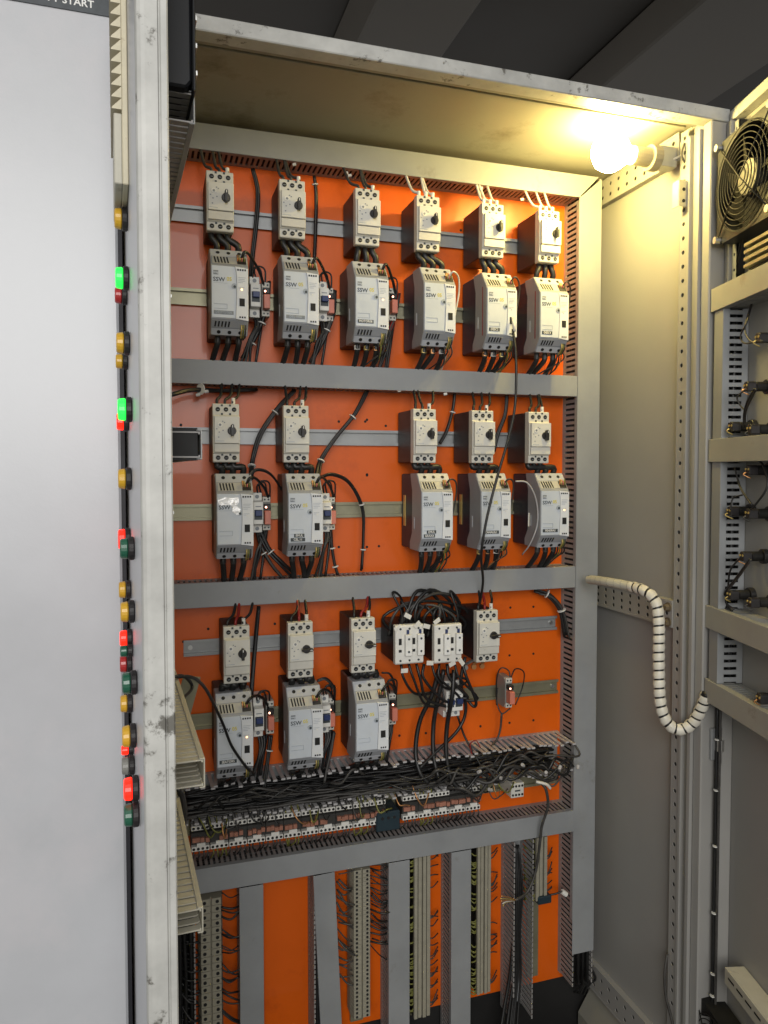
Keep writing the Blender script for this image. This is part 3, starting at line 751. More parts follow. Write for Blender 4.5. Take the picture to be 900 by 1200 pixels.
for g in range(17):
    x = .018 + g*.0334
    if g == 11: continue
    t = link('terminal_block', tb_body, 'terminal_dark', ts, (x, 0, 0))
    for z, y in ((.0185, -.0340), (-.0190, -.0350)):
        if g in (15,) and z > 0: continue
        mo = link('marker', mk_me, 'ferrule_white', t, (0, y, z))
    for k in range(4):
        for z, y in ((.0185, -.0445), (-.0190, -.0455)):
            if g == 15 and z > 0: continue
            link('marker_hole', hl_me, 'recess', t, (-.0118+k*.0079, y, z))
        link('grey_tab', tl_me, 'teeth_tip', t, (-.0118+k*.0079, -.034, .0325))
    for k in range(4):
        if rnd.random() < .78:
            link('bridge', bo_me, 'bridge_orange' if rnd.random() < .8 else 'relay_red', t, (-.0118+k*.0079+rnd.uniform(-.001,.001), -.0440, -.001+rnd.uniform(-.002,.002)))
    link('paper_label', lb_me, 'ferrule_white', t, (0.001, -.0445, -.0118))
    kind(link('wire_tails', wires_mesh(g, 0).mesh('wire_tails', smooth=True), ('cable_grey', 'wire_green', 'cable_grey', 'cable_black')[g % 4], t), 'stuff')
p = P(455, 963, 1.34)
tb = empty('timer_module', (p.x, YB-0.009, p.z), 'dark blue module breaking the white marker rows', 'module')
MB().box(-.024, .024, -.052, 0, -.018, .020).build('housing', 'teal_plastic', tb, .002)
for k in range(3): MB().cyl((-.012+k*.012, -.052, .008), (0, -.001, 0), .003, 10).build('adjusting_screw', 'black_plastic', tb)
p = P(609, 929, 1.33)
tw = empty('terminal_cube', (p.x, YB-0.009, p.z), 'small white eight hole terminal cube at the right end', 'terminal')
MB().box(-.0145, .0145, -.052, 0, -.014, .016).build('housing', 'beige_face', tw, .001)
for k in range(4):
    for z in (.010, -.008): link('terminal_hole', hl_me, 'recess', tw, (-.0105+k*.007, -.052, z))
MB().box(-.006, .006, -.0525, -.0515, -.001, .002).build('print_mark', 'print_dark', tw)

def vstrip(label, px0, px1, y, z0, z1, pitch, seed):
    a, b_ = P(px0, y, 1.352), P(px1, y, 1.352)
    wd = b_.x - a.x
    root = empty('terminal_strip', ((a.x+b_.x)/2, YB-0.0005, Z(z1)), label, 'terminal strip', 'vertical beige terminal strips')
    MB().box(-.013, .013, -.008, 0, -0.035, z0-z1+.004).build('mounting_rail', 'zinc_olive', root)
    h = pitch*.93
    me = MB().prism([(-wd/2, -.030), (-wd/2+.004, -.048), (-.0014, -.048), (-.0014, -.042), (.0014, -.042), (.0014, -.048), (wd/2-.004, -.048), (wd/2, -.030), (wd/2, -.010), (-wd/2, -.010)], 'z', 0, h).mesh('terminal_block', 0.0004)
    n = int((z0-z1)/pitch)
    r_ = min(.0032, pitch*.30)
    hm = MB().cyl((0, 0, 0), (0, -.0007, 0), r_, 10).mesh('terminal_hole')
    for i in range(n):
        o = link('terminal_block', me, 'terminal_beige', root, (0, 0, i*pitch))
        for x in (-wd*.26, wd*.26): link('terminal_hole', hm, 'recess', o, (x, -.048, h/2))
    return root
vstrip('lower left vertical strip of beige terminals with big square holes', 233, 262, 1120, -0.772, -1.13, .0135, 1)
vstrip('vertical strip of beige terminals between the two tall ducts', 412.5, 436, 1090, -0.765, -1.068, .0082, 2)
def ribbed(label, px0, px1, y, z0, z1, ribs, tail):
    a, b_ = P(px0, y, 1.352), P(px1, y, 1.352)
    wd = b_.x - a.x
    root = empty('terminal_strip', ((a.x+b_.x)/2, YB-0.0005, Z(z1)), label, 'terminal strip', 'ribbed terminal strips')
    MB().box(-.013, .013, -.008, 0, -tail, z0-z1+.004).build('mounting_rail', 'zinc_olive', root)
    n = int((z0-z1)/.0052); b = MB()
    for i in range(n):
        z = i*.0052
        for k in range(ribs):
            x0 = -wd/2 + wd*k/ribs; x1 = x0 + wd/ribs*.72
            b.box(x0, x1, -.046+.002*(k % 2), -.008, z, z+.0050)
        b.box(-wd/2, wd/2, -.039, -.008, z+.0001, z+.0049)
    kind(b.build('terminal_blocks', 'terminal_beige', root), 'stuff')
    t = MB(); r = random.Random(int(px0))
    for i in range(int(n*.75)):
        z = r.uniform(0, n*.0052)
        t.tube(spline([(-wd/2+.003, -.036, z), (-wd/2-.006, -.040, z+r.uniform(-.004,.004)), (-wd/2-.016, -.024, z+r.uniform(-.012,.012))], 3), .0014, 5)
    kind(t.build('wire_tails', 'wire_green', root, smooth=True), 'stuff')
    t = MB()
    for i in range(int(n*.35)):
        z = r.uniform(0, n*.0052)
        t.tube(spline([(wd/2-.003, -.030, z), (wd/2+.008, -.032, z+r.uniform(-.004,.004)), (wd/2+.024, -.020, z+r.uniform(-.012,.012))], 3), .0013, 5)
    kind(t.build('wire_tails', 'cable_grey', root, smooth=True), 'stuff')
ribbed('ribbed beige terminal strip right of the third vertical duct', 486, 506, 1090, -0.765, -1.098, 4, .02)
ribbed('ribbed beige terminal strip right of the fourth vertical duct', 560, 577, 1080, -0.765, -1.078, 4, .012)
ribbed('short ribbed terminal strip above the blue plug', 629, 643, 1010, -0.765, -0.905, 3, .19)
# wire tails running from the perforated strips into the ducts
def tails(label, px0, px1, y0, y1, n, seed, m='cable_black'):
    r = random.Random(seed); b = MB()
    for i in range(n):
        py = y0 + (y1-y0)*(i + r.uniform(-.8, .8))/n; dr = r.choice((r.uniform(-6, 4), r.uniform(4, 22), r.uniform(0, 9)))
        a = P(px0 + r.uniform(-2, 2), py, 1.356); c = P(px1 + r.uniform(-3, 3), py+dr, 1.345 + r.uniform(-.004, .012))
        mid = (a+c)/2 + Vector((r.uniform(-.003, .003), -r.uniform(.0, .012), -r.uniform(-.002, .007)))
        b.tube(spline([a, mid, c], 4), r.uniform(.0011, .0022), 5)
    o = b.build('wire_tails', m, smooth=True); o['kind'] = 'stuff'; o['label'] = label; o['category'] = 'wires'
tails('dark wires leaving the lower left terminals', 258, 282, 1050, 1195, 19, 21)
tails('dark wires entering the terminals right of the tilted duct', 396, 414, 1020, 1150, 22, 22, 'cable_grey')
tails('dark wires leaving the terminals towards the third vertical duct', 434, 457, 1010, 1110, 22, 23)
tails('dark wires at the far lower left behind the door', 210, 234, 1085, 1195, 20, 24)

# ------------------------------------------------------------------ right hand door and what is mounted on it
DA = rad(14.2)
DH = Vector((0.968, 1.046, 0))
def door_mtx(z=0.0): return Matrix.Translation((DH.x, DH.y, z)) @ Matrix.Rotation(math.atan2(-math.cos(DA), -math.sin(DA)), 4, 'Z')
DM = door_mtx()
DI = DM.inverted()
DN = (DM.to_3x3() @ Vector((0, -1, 0)))
def dpix(px, py, d):                        # local door coordinates of a pixel at distance d in front of the inner face
    return DI @ PP(px, py, DH + DN*d, DN)
def child_world(o, parent, mtx):            # parts given in door coordinates, under the cabinet
    o.parent = parent; o.matrix_parent_inverse = Matrix.Translation(cab.location).inverted() @ mtx
    return o
def door_part(name, mb, m, mtx, bevel=0, parent=None):
    o = mb.build(name, m, bevel=bevel)
    if parent is None: return child_world(o, cab, mtx)
    o.parent = parent; return o
rd = door_part('door', MB().box(0.0, 0.45, 0.001, 0.004, Z(ZB)+.01, Z(0.612)), 'grey_paint', DM)
rd['label'] = 'right hand door leaf standing open, seen from inside'
door_part('top_return', MB().box(0.0, 0.45, -0.018, 0.0008, Z(0.594), Z(0.612)), 'edge_paint', DM, .001, rd)
door_part('hinge_return', MB().box(-0.002, 0.0100, -0.022, 0.0008, Z(ZB)+.012, Z(0.5935)), 'grey_paint', DM, .001, rd)
door_part('outer_skin', MB().box(-.004, 0.45, 0.0045, 0.024, Z(ZB)+.01, Z(0.614)), 'grey_paint', DM, .002, rd)
door_part('door_stiffener', perforated((1, 0, 0), (0, 0, 1), (0.013, -.016, Z(0.30)), 1, 11, .012, .0262, .0028), 'zinc', DM, 0, rd)
door_part('stiffener_hole_shade', MB().box(.0132, .0248, -.0125, -.0005, Z(0.30), Z(0.588)), 'recess', DM, 0, rd)  # black filler painted as shade behind the stiffener holes
GD = 'grey slotted wire ducts on the right door'
def door_duct(label, s0, s1, zc, wd=.036, dp=.046, m='duct_pvc', teeth='duct_teeth', tilt=0):
    return duct(label, DM @ Matrix.Translation((s0, 0, Z(zc))) @ Matrix.Rotation(tilt, 4, 'Y'), s1-s0, wd, dp, m=m, teeth=teeth, group=GD, pitch=.0105)
door_duct('sloping grey duct under the door fan', .004, .44, .290, m='duct_door', teeth='duct_door')
door_duct('grey door duct at eye level below the upper push button backs', .004, .44, .0335, m='duct_door', teeth='duct_door')
door_duct('grey door duct below the lower push button backs', -.002, .44, -.2545, m='duct_door', teeth='duct_door')
door_duct('lowest grey door duct beside the white spiral hose', .004, .44, -.3830, m='duct_door', teeth='duct_door')
for z1, z0, lab in ((.270, .053, 'upper vertical slotted duct on the door'), (.014, -.235, 'middle vertical slotted duct on the door'), (-.274, -.363, 'short lower vertical slotted duct on the door')):
    duct(lab, DM @ Matrix.Translation((.026, 0, Z(z1))) @ Matrix.Rotation(rad(90), 4, 'Y'), z1-z0, .026, .043, group=GD, pitch=.0118, teeth='duct_pvc', gap=.0052)

def fan(mtx, rr, label, mframe='fan_black', guard=True, blades=7):
    root = empty('fan', (0, 0, 0), label, 'fan', None); root.matrix_world = mtx     # faces local -y, centred
    h = rr*1.06
    # square frame with a round opening
    n = 32; b = MB(); vs = []
    def sqp(a):
        c, s = math.cos(a), math.sin(a); k = h/max(abs(c), abs(s)); return c*k, s*k
    for i in range(n):
        a = 2*math.pi*(i+.5)/n; x, z = sqp(a)
        for (X_, Z_, y) in ((x, z, -.038), (x, z, 0), (rr*math.cos(a), rr*math.sin(a), -.038), (rr*math.cos(a), rr*math.sin(a), 0)): vs.append((X_, y, Z_))
    fs = []
    for i in range(n):
        a, c = i*4, ((i+1) % n)*4
        fs += [(a, c, c+2, a+2), (a, a+1, c+1, c), (a+1, a+3, c+3, c+1), (a+2, c+2, c+3, a+3)]
    b.add(vs, fs); b.build('frame', mframe, root)
    MB().cyl((0, -.034, 0), (0, .033, 0), rr*.36, 24).build('hub', 'hub_grey', root, .002)
    MB().cyl((0, -.0012, 0), (0, .0008, 0), rr*.99, 32).build('back_shade_disc', 'recess', root)  # black disc added as the shade behind the blades
    for i in range(blades):
        a = 2*math.pi*i/blades; m = MB()
        c, s = math.cos(a), math.sin(a); c2, s2 = math.cos(a+.62), math.sin(a+.62)
        q = [(c*rr*.35, -.030, s*rr*.35), (c*rr*.95, -.032, s*rr*.95), (c2*rr*.95, -.010, s2*rr*.95), (c2*rr*.35, -.014, s2*rr*.35)]
        m.add(q + [(x, y+.0016, z) for x, y, z in q], [(0,1,2,3), (7,6,5,4), (0,4,5,1), (1,5,6,2), (2,6,7,3), (3,7,4,0)])
        m.build('blade', 'fan_dusty', root)
    for x in (-1, 1):
        for z in (-1, 1):
            MB().cyl((x*h*.90, -.037, z*h*.90), (0, -.010, 0), .0058, 10).build('corner_screw', 'steel', root)
    if guard:
        for k in range(9):
            r_ = rr*(.18 + .105*k); y = -.0415 - .004*(1-(r_/rr)**2)
            MB().tube([(r_*math.cos(2*math.pi*i/40), y, r_*math.sin(2*math.pi*i/40)) for i in range(40)], .0009, 5, closed=True).build('guard_ring', 'guard_wire', root, smooth=True)
        for sgn in (-1, 1):
            MB().tube([(-h*.92, -.041, -sgn*h*.92), (0, -.0475, 0), (h*.92, -.041, sgn*h*.92)], .0012, 5).build('guard_spoke', 'guard_wire', root, smooth=True)
    return root
p = dpix(872, 207, .045)
fan(DM @ Matrix.Translation((p.x, -.006, p.z)), .080, 'black axial fan behind a round wire guard on the right door')
hk = empty('fan_heater', DM @ Vector((p.x+.055, -.02, p.z-.128)), 'ribbed grey block just below the door fan', 'heater', rz=math.atan2(-math.cos(DA), -math.sin(DA)))
MB().box(-.045, .06, -.020, .018, -.020, .020).build('core', 'terminal_dark', hk)
for k in range(4): MB().box(-.047, .062, -.028, .018, -.018+k*.011, -.0125+k*.011).build('cooling_fin', 'zinc_olive', hk, .0006)
for k in range(2):
    a0 = dpix(871+3*k, 268, .02); a1 = dpix(862+2*k, 310, .012); a2 = dpix(850, 333, .012)
    cable('cable', [DM @ a0, DM @ a1, DM @ a2], .0016, 'cable_black', 'thin black wire dropping from the door fan', group='fan supply wires')
# backs of the push buttons
def contact_block(px, py, label, wide, seed):
    p = dpix(px, py, .030)
    r = random.Random(seed)
    root = empty('push_button', DM @ Vector((p.x, 0, p.z)), label, 'push button', 'push button backs on the right door', rz=math.atan2(-math.cos(DA), -math.sin(DA)))
    MB().cyl((0, -.0003, 0), (0, -.010, 0), .0150, 18).build('clamp_ring', 'black_plastic', root, .001)
    MB().cyl((0, -.0103, 0), (0, -.020, 0), .0098, 14).build('collar', 'fan_dusty', root, .001)
    MB().prism([(-.0085, -.0095), (.0085, -.0095), (.0085, .006), (.005, .0100), (-.005, .0100), (-.0085, .006)], 'y', -.047, -.0305).build('contact_block', 'dark_body', root, .0012)
    for k, x in enumerate((-.005, .005)):
        MB().cyl((x, -.0471, .002), (0, -.0012, 0), .0024, 8).build('terminal_screw', 'brass', root)
    MB().tube(spline([(-.004, -.047, -.004), (-.006, -.051, -.009), (r.uniform(-.008,.004), -.040, -.016)], 4), .0013, 5).build('wire_end', ('brass', 'cable_grey', 'copper')[seed % 3], root, smooth=True)
    root.scale = (.80, .88, .80)
    return root
for k, (px, py, lab) in enumerate(((882, 453, 'black push button back above the eye level door duct'), (864, 500, 'left one of the button backs sitting on the eye level duct'), (886, 503, 'right one of the button backs sitting on the eye level duct'),
        (884, 551, 'single button back just below the eye level duct'), (862, 599, 'left one of the middle pair of button backs'), (884, 602, 'right one of the middle pair of button backs'),
        (877, 652, 'single round button back above the lower pair'), (862, 697, 'left button back resting near the third door duct'), (886, 706, 'right button back resting near the third door duct'),
        (897, 818, 'yellowed button back above the lowest door duct'), (896, 396, 'long dark block under the fan duct'))):
    contact_block(px, py, lab, False, 50+k)
def dcable(pix, r, m, label, group=None):
    return cable('cable', [DM @ dpix(*q) for q in pix], r, m, label, 'cable', group)
dcable([(881,357,.02),(875,378,.035),(868,393,.04),(872,402,.04),(884,401,.04),(895,400,.04)], .0014, 'cable_black', 'dark looped wire hanging under the fan duct')
dcable([(880,357,.02),(873,385,.036),(880,400,.04),(893,399,.04)], .0014, 'cable_grey', 'greyish looped wire hanging under the fan duct')
dcable([(874,456,.05),(864,465,.04),(867,474,.035),(872,480,.035)], .0014, 'cable_grey', 'thin grey wire curling left of the upper button back')
dcable([(884,456,.05),(876,470,.04),(872,485,.035),(872,500,.03)], .0018, 'cable_black', 'black wire falling from the upper button back')
dcable([(886,456,.05),(879,470,.04),(874,482,.035),(873,500,.03)], .0018, 'cable_black', 'second black wire falling from the upper button back')
dcable([(882,536,.02),(894,545,.035),(899,570,.04),(882,596,.05)], .0017, 'cable_black', 'curved black wire left by the right edge below the duct')
dcable([(861,548,.04),(868,572,.04),(881,592,.05)], .0017, 'cable_black', 'black wire sloping down to the middle button pair')
dcable([(856,598,.05),(859,584,.045),(870,580,.04)], .0014, 'cable_black', 'short black wire arching over the middle left button')
dcable([(869,652,.05),(856,668,.04),(853,690,.035),(850,704,.03),(855,714,.03)], .0016, 'cable_black', 'thin black wire left of the lower button backs')
dcable([(879,655,.05),(862,678,.04),(850,694,.035),(849,708,.03),(858,716,.03)], .0019, 'cable_black', 'thick black wire sloping left from the round button back')
dcable([(880,656,.05),(866,676,.04),(853,693,.036),(851,706,.03),(860,714,.03)], .0015, 'cable_grey', 'greyish wire sloping left from the round button back')
# lower end of the door: cable trunk, angle bracket, second fan
ctr = [DM @ Vector((.008, -.026, Z(z))) for z in (-.40, -.6, -.8, -.95, -1.02)]
cable('cable', ctr, .0028, 'cable_black', 'long black cable running down the hinge side of the door')
ctr = [DM @ Vector((.015, -.024, Z(z))) for z in (-.40, -.6, -.8, -.95, -1.02)]
cable('cable', ctr, .0024, 'cable_grey', 'grey cable beside the hinge running down the door')
for k, z in enumerate((-.47, -.56, -.66, -.78, -.89, -.93)):
    q = DM @ Vector((.011, -.027, Z(z)))
    tag(MB().cyl(q - Vector((0,0,.0012)), (0,0,.0018), .0048, 10).build('cable_tie', 'ferrule_white'), 'pale cable tie round the cables down the hinge side', 'cable tie', 'cable ties down the hinge side')
p0, p1 = dpix(852, 1137, .03), dpix(899, 1200, .03)
abk = empty('angle_bracket', DM @ Vector((p0.x, 0, p0.z)), 'cream slotted angle bracket low on the right door', 'bracket', rz=math.atan2(-math.cos(DA), -math.sin(DA)))
MB().box(0, .20, -.034, -.0315, -.022, .006).build('upright_flange', 'duct_pale', abk, .0006)
MB().box(0, .20, -.0314, 0, .0035, .006).build('flat_flange', 'duct_pale', abk, .0006)
for k in range(7): MB().box(.012+k*.026, .030+k*.026, -.0346, -.0339, -.007, -.004).build('slot', 'recess', abk)
p = dpix(838, 1196, .03)
fan(DM @ Matrix.Translation((p.x+.03, -.004, p.z-.055)) , .072, 'lower wire guarded fan at the bottom of the right door', 'fan_dusty')

# ------------------------------------------------------------------ left hand door and what is mounted on it
LA = rad(2.9)
L0 = Vector((-0.0076, 0.62, 0))             # outer corner of the free edge
LM = Matrix.Translation(L0) @ Matrix.Rotation(math.atan2(math.cos(LA), -math.sin(LA)), 4, 'Z')   # local x runs from the free edge to the hinge, +y is outside
LI = LM.inverted()
TH = .0248
ld = door_part('door', MB().box(.0140, .43, -.004, -.0002, Z(ZB)+.01, Z(.62)), 'front_paint', LM)
ld['label'] = 'left hand door leaf standing open edge on, scuffed white edge'
edge = [(.0145, 0), (.0050, 0), (.0018, -.0012), (.0004, -.0040), (0, -.0070), (0, -.0165), (.0022, -.0176), (.0022, -.0182), (.0006, -.0192), (.0006, -.0236), (.0020, -TH), (.030, -TH), (.030, -TH+.0015), (.0035, -TH+.0015), (.0045, -.0045), (.0145, -.0040)]
door_part('scuffed_edge', MB().prism(edge, 'z', Z(ZB)+.012, Z(.618)), 'edge_paint', LM, 0, ld)
door_part('inner_lip', MB().box(.030, .031, -TH, -.0045, Z(ZB)+.012, Z(.618)), 'grey_paint', LM, 0, ld)
GL = 'slotted wire ducts on the left door'
def ldp(px, py, s):                         # local coordinates of a pixel on the upright plane at distance s from the free edge
    n = LM.to_3x3() @ Vector((1, 0, 0)); return LI @ PP(px, py, L0 + n*s, n)
def ldoor_duct(label, px, y0, y1, s0, s1, m, teeth, tilt=0.0):
    a, b_ = ldp(px, y0, s0), ldp(px, y1, s0)
    dp = -(a.y + .0045)
    return duct(label, LM @ Matrix.Translation((s0, -.0045, (a.z+b_.z)/2)), s1-s0, a.z-b_.z-.004, dp, m=m, teeth=teeth, group=GL, pitch=.0118, gap=.0036, lip=.0035, pack=False)
ldoor_duct('dark duct seen from below high on the left door', 226, 106, 146, .08, .42, 'duct_pvc', 'duct_teeth')
ldoor_duct('duct end with black opening at eye level on the left door', 234.5, 503, 539, .08, .42, 'zinc', 'duct_teeth')
ldoor_duct('cream slotted duct end halfway down the left door', 238, 888, 924, .08, .425, 'duct_pale', 'duct_pale')
ldoor_duct('cream slotted duct end low on the left door', 236, 1063, 1094, .08, .425, 'duct_pale', 'duct_pale')
a = ldp(235, 521, .095)
tag(MB().box(.083, .12, a.y+.004, -.006, a.z-.015, a.z+.015).build('duct_end_shade', 'recess'), 'dark block put in as shade inside the eye level duct end', 'plug').matrix_world = LM  # black box stands in for the shade inside the open duct end
a, b_ = ldp(229, 104, .07), ldp(229, -120, .07)
fb = empty('fan', LM @ Vector((.07, -.0045, a.z)), 'glossy black fan housing at the top of the left door', 'fan', rz=math.atan2(math.cos(LA), -math.sin(LA)))
MB().prism([(-.0003, 0), (a.y+.012, 0), (a.y+.0075, .006), (a.y+.0075, .16), (a.y+.012, .166), (-.0003, .166)], 'x', 0, .15).build('housing', 'fan_black', fb, .002)
MB().box(-.004, .154, a.y+.0042, a.y+.0072, -.004, .17).build('face_plate', 'fan_black', fb, .001)
for k in range(6): MB().box(.0, .15, a.y+.0026, a.y+.0040, .012+k*.024, .016+k*.024).build('guard_bar', 'steel', fb)
# folded cream cover piece dangling above the halfway duct
pts = [P(206, 775, 1.02), P(221, 795, 1.06), P(226, 812, 1.06), P(218, 838, 1.04), P(209, 850, 1.0)]
pcable('cable', [(205,793,.97),(214,792,.99),(222,798,1.02),(225,806,1.03),(218,815,1.0),(208,822,.96)], .0022, 'cable_black', 'black wire tied round the cream duct on the left door')
pcable('cable', [(208,793,.98),(226,794,1.02),(240,806,1.10),(252,828,1.18),(262,850,1.22),(272,875,1.24),(288,898,1.27),(298,908,1.30)], .0024, 'cable_black', 'thin black cable crossing the first starter of the bottom row')
o = MB().box(-.012, .012, -.001, .001, -.028, .028).build('zinc_bracket', 'zinc_olive'); o.location = P(219, 815, 1.06); o.rotation_euler = (0.1, .25, .2)
tag(o, 'bent metal bracket above the halfway duct on the left door', 'bracket')
for k, (pix, r) in enumerate((([(209,924,.95),(213,945,.97),(211,975,1.0),(208,1000,1.02)], .003), ([(213,925,.96),(217,950,.98),(214,980,1.0)], .0028))):
    pcable('cable', pix, r, 'cable_grey' if k else 'cable_black', ('thick black cable between the two cream ducts of the left door', 'grey cable between the two cream ducts of the left door')[k])

# push buttons and lamps on the outside of the left door, in profile
def out_button(py, h, lens, s, label, r=None):
    zc = CZ + (HOR - py)/FPX*(0.954*(.62+s))*1.0
    r = h/2/FPX*(0.954*(.62+s))
    root = empty('push_button', LM @ Vector((s, .0002, zc)), label, 'push button', 'push buttons and lamps in profile on the left door', rz=math.atan2(math.cos(LA), -math.sin(LA)))
    MB().cyl((0, 0, 0), (0, .0060, 0), r*.95, 20).build('bezel', 'dark_body', root, .001)
    MB().cyl((0, .0061, 0), (0, .0078, 0), r*.86, 20, r*.78).build('lens', lens, root, .0012)
    return root
BT = [(264, 28, 'yellow_lens', .27, 'topmost yellow button on the left door, below the cream vent'),
      (331, 29, 'green_lit', .25, 'glowing green lamp, upper of the two green ones'), (351, 22, 'red_lens', .33, 'dull red button just below the upper green lamp'),
      (405, 29, 'yellow_lens', .25, 'yellow button between the two green lamps'), (426, 20, 'yellow_lens', .33, 'smaller yellow button overlapping below another between the green lamps'),
      (481, 31, 'green_lit', .20, 'glowing green lamp, lower of the two green ones'), (495, 24, 'red_lit', .33, 'glowing red lamp peeping out behind the lower green lamp'),
      (561, 28, 'yellow_lens', .25, 'lone yellow button below the lower green lamp'),
      (631, 28, 'red_lit', .33, 'glowing red lamp behind the upper dark green button'), (642, 29, 'green_lens', .18, 'uppermost dark green button, overlapping a red lamp'),
      (690, 23, 'yellow_lens', .33, 'upper yellow button of the overlapping yellow pair'), (716, 28, 'yellow_lens', .20, 'lower yellow button of the overlapping yellow pair'),
      (747, 22, 'red_lit', .30, 'small glowing red lamp above the pink button'), (762, 16, 'green_lens', .28, 'small dark green button under the small red lamp'), (777, 24, 'red_lens', .33, 'dull pinkish red button above a dark green one'),
      (800, 30, 'green_lens', .15, 'large dark green button below the pinkish one'), (824, 24, 'yellow_lens', .33, 'yellow button right under the large dark green one'),
      (863, 30, 'yellow_lens', .20, 'lowest yellow button, a red glow at its foot'), (879, 14, 'red_lit', .30, 'tiny glowing red lamp at the foot of the lowest yellow button'),
      (898, 24, 'grey_lens', .28, 'grey unlit button above the largest red lamp'), (926, 31, 'red_lit', .14, 'largest glowing red lamp near the foot of the column'), (957, 31, 'green_lens', .14, 'lowest dark green button of the column')]
for b in BT: out_button(*b)
# louvred cream vent at the top, seen from its side
vz1, vz0 = ldp(142, -40, .25).z, ldp(142, 235, .25).z
vr = empty('filter_vent', LM @ Vector((.20, .0002, vz0)), 'cream louvred filter vent in profile at the top of the left door', 'vent', rz=math.atan2(math.cos(LA), -math.sin(LA)))
hv = vz1 - vz0; lower = ldp(142, 235, .25).z; mid = ldp(142, 155, .25).z - vz0
MB().box(0, .13, 0, .0060, 0, hv).build('frame', 'vent_cream', vr, .001)
MB().box(.0, .13, .0061, .0140, 0, mid-.002).build('lower_box', 'duct_pale', vr, .001)
n = int((hv-mid)/.0118)
for k in range(n):
    z = mid + .002 + k*.0118
    MB().prism([(.0061, z), (.0061, z+.0114), (.0150, z+.0020), (.0160, z)], 'x', .0, .13).build('louvre', 'vent_cream', vr)

# ------------------------------------------------------------------ lamp
bp = P(715, 178, 1.150)
lamp = empty('lamp', (XW-.012, bp.y, bp.z+.004), 'lit warm bulb in a cream socket under the cabinet roof', 'lamp')
def lpart(name, mb, m, **kw):
    o = mb.build(name, m, **kw); o.parent = lamp; o.matrix_parent_inverse = Matrix.Translation(lamp.location).inverted(); return o
prof = [(0.0, .0135), (.010, .0155), (.022, .0250), (.034, .0325), (.047, .0345), (.060, .0310), (.071, .0205), (.0765, .007)]
n = 20; vs = []; fs = []
for i, (a, r) in enumerate(prof):
    for k in range(n):
        t = 2*math.pi*k/n
        vs.append((bp.x+.045-a, bp.y + r*math.cos(t), bp.z + r*math.sin(t)))
for i in range(len(prof)-1):
    for k in range(n): fs.append((i*n+k, i*n+(k+1) % n, (i+1)*n+(k+1) % n, (i+1)*n+k))
fs += [tuple(range(n)), tuple(range((len(prof)-1)*n, len(prof)*n))]
bl = lpart('bulb', MB().add(vs, fs), 'bulb_glass', smooth=True)
x0 = bp.x + .0455
lpart('socket', MB().cyl((x0, bp.y, bp.z), (.034, 0, 0), .0165, 18).cyl((x0+.0342, bp.y, bp.z), (.018, 0, 0), .0225, 18, .0225), 'socket_cream', bevel=.001)
lpart('bracket', MB().box(x0+.0525, XW-.0135, bp.y-.012, bp.y+.012, bp.z-.016, bp.z+.020), 'zinc', bevel=.001)
# hinge bracket and switch wires in that corner
cb = empty('door_bracket', (XW-.03, YF+.060, Z(.50)), 'small zinc angle bracket below the lamp corner', 'bracket')
MB().box(0, .019, -.004, -.002, -.032, .014).build('plate', 'steel', cb, .0006)
MB().box(.0, .002, -.0019, .014, -.032, .014).build('flange', 'zinc', cb, .0006)
for z in (-.022, -.002): MB().cyl((.010, -.004, z), (0, -.0008, 0), .0032, 10).build('bolt_hole', 'recess', cb)
for k, (pix, m) in enumerate((([(812,152,1.12),(818,165,1.11),(818,180,1.11),(808,194,1.12),(799,183,1.12),(802,168,1.12)], 'cable_grey'), ([(795,150,1.14),(808,146,1.12),(818,158,1.11),(820,175,1.11)], 'cable_black'), ([(772,190,1.15),(788,187,1.14),(800,180,1.13),(806,166,1.12)], 'wire_white'))):
    pcable('cable', pix, .0018, m, ('grey wire looped in the lamp corner', 'black wire under the roof by the lamp corner', 'pale supply wire running from the lamp socket')[k])

# ------------------------------------------------------------------ white spiral hose between cabinet and door
path = spline([P(690, 679, 1.30), P(712, 682, 1.24), P(738, 687, 1.19), P(756, 693, 1.15), P(768, 705, 1.13), P(772, 730, 1.12), P(772, 780, 1.11), P(774, 825, 1.10), P(783, 848, 1.09), P(797, 855, 1.08), P(812, 847, 1.07), P(822, 830, 1.06), P(829, 812, 1.05)], 10)
sp = empty('spiral_hose', path[0], 'white spiral wrapped cable hose looping from cabinet to right door', 'hose')
def spart(name, mb, m):
    o = mb.build(name, m, smooth=True); o.parent = sp; o.matrix_parent_inverse = Matrix.Translation(sp.location).inverted(); return o
spart('cable_core', MB().tube(path, .0082, 8), 'cable_black')
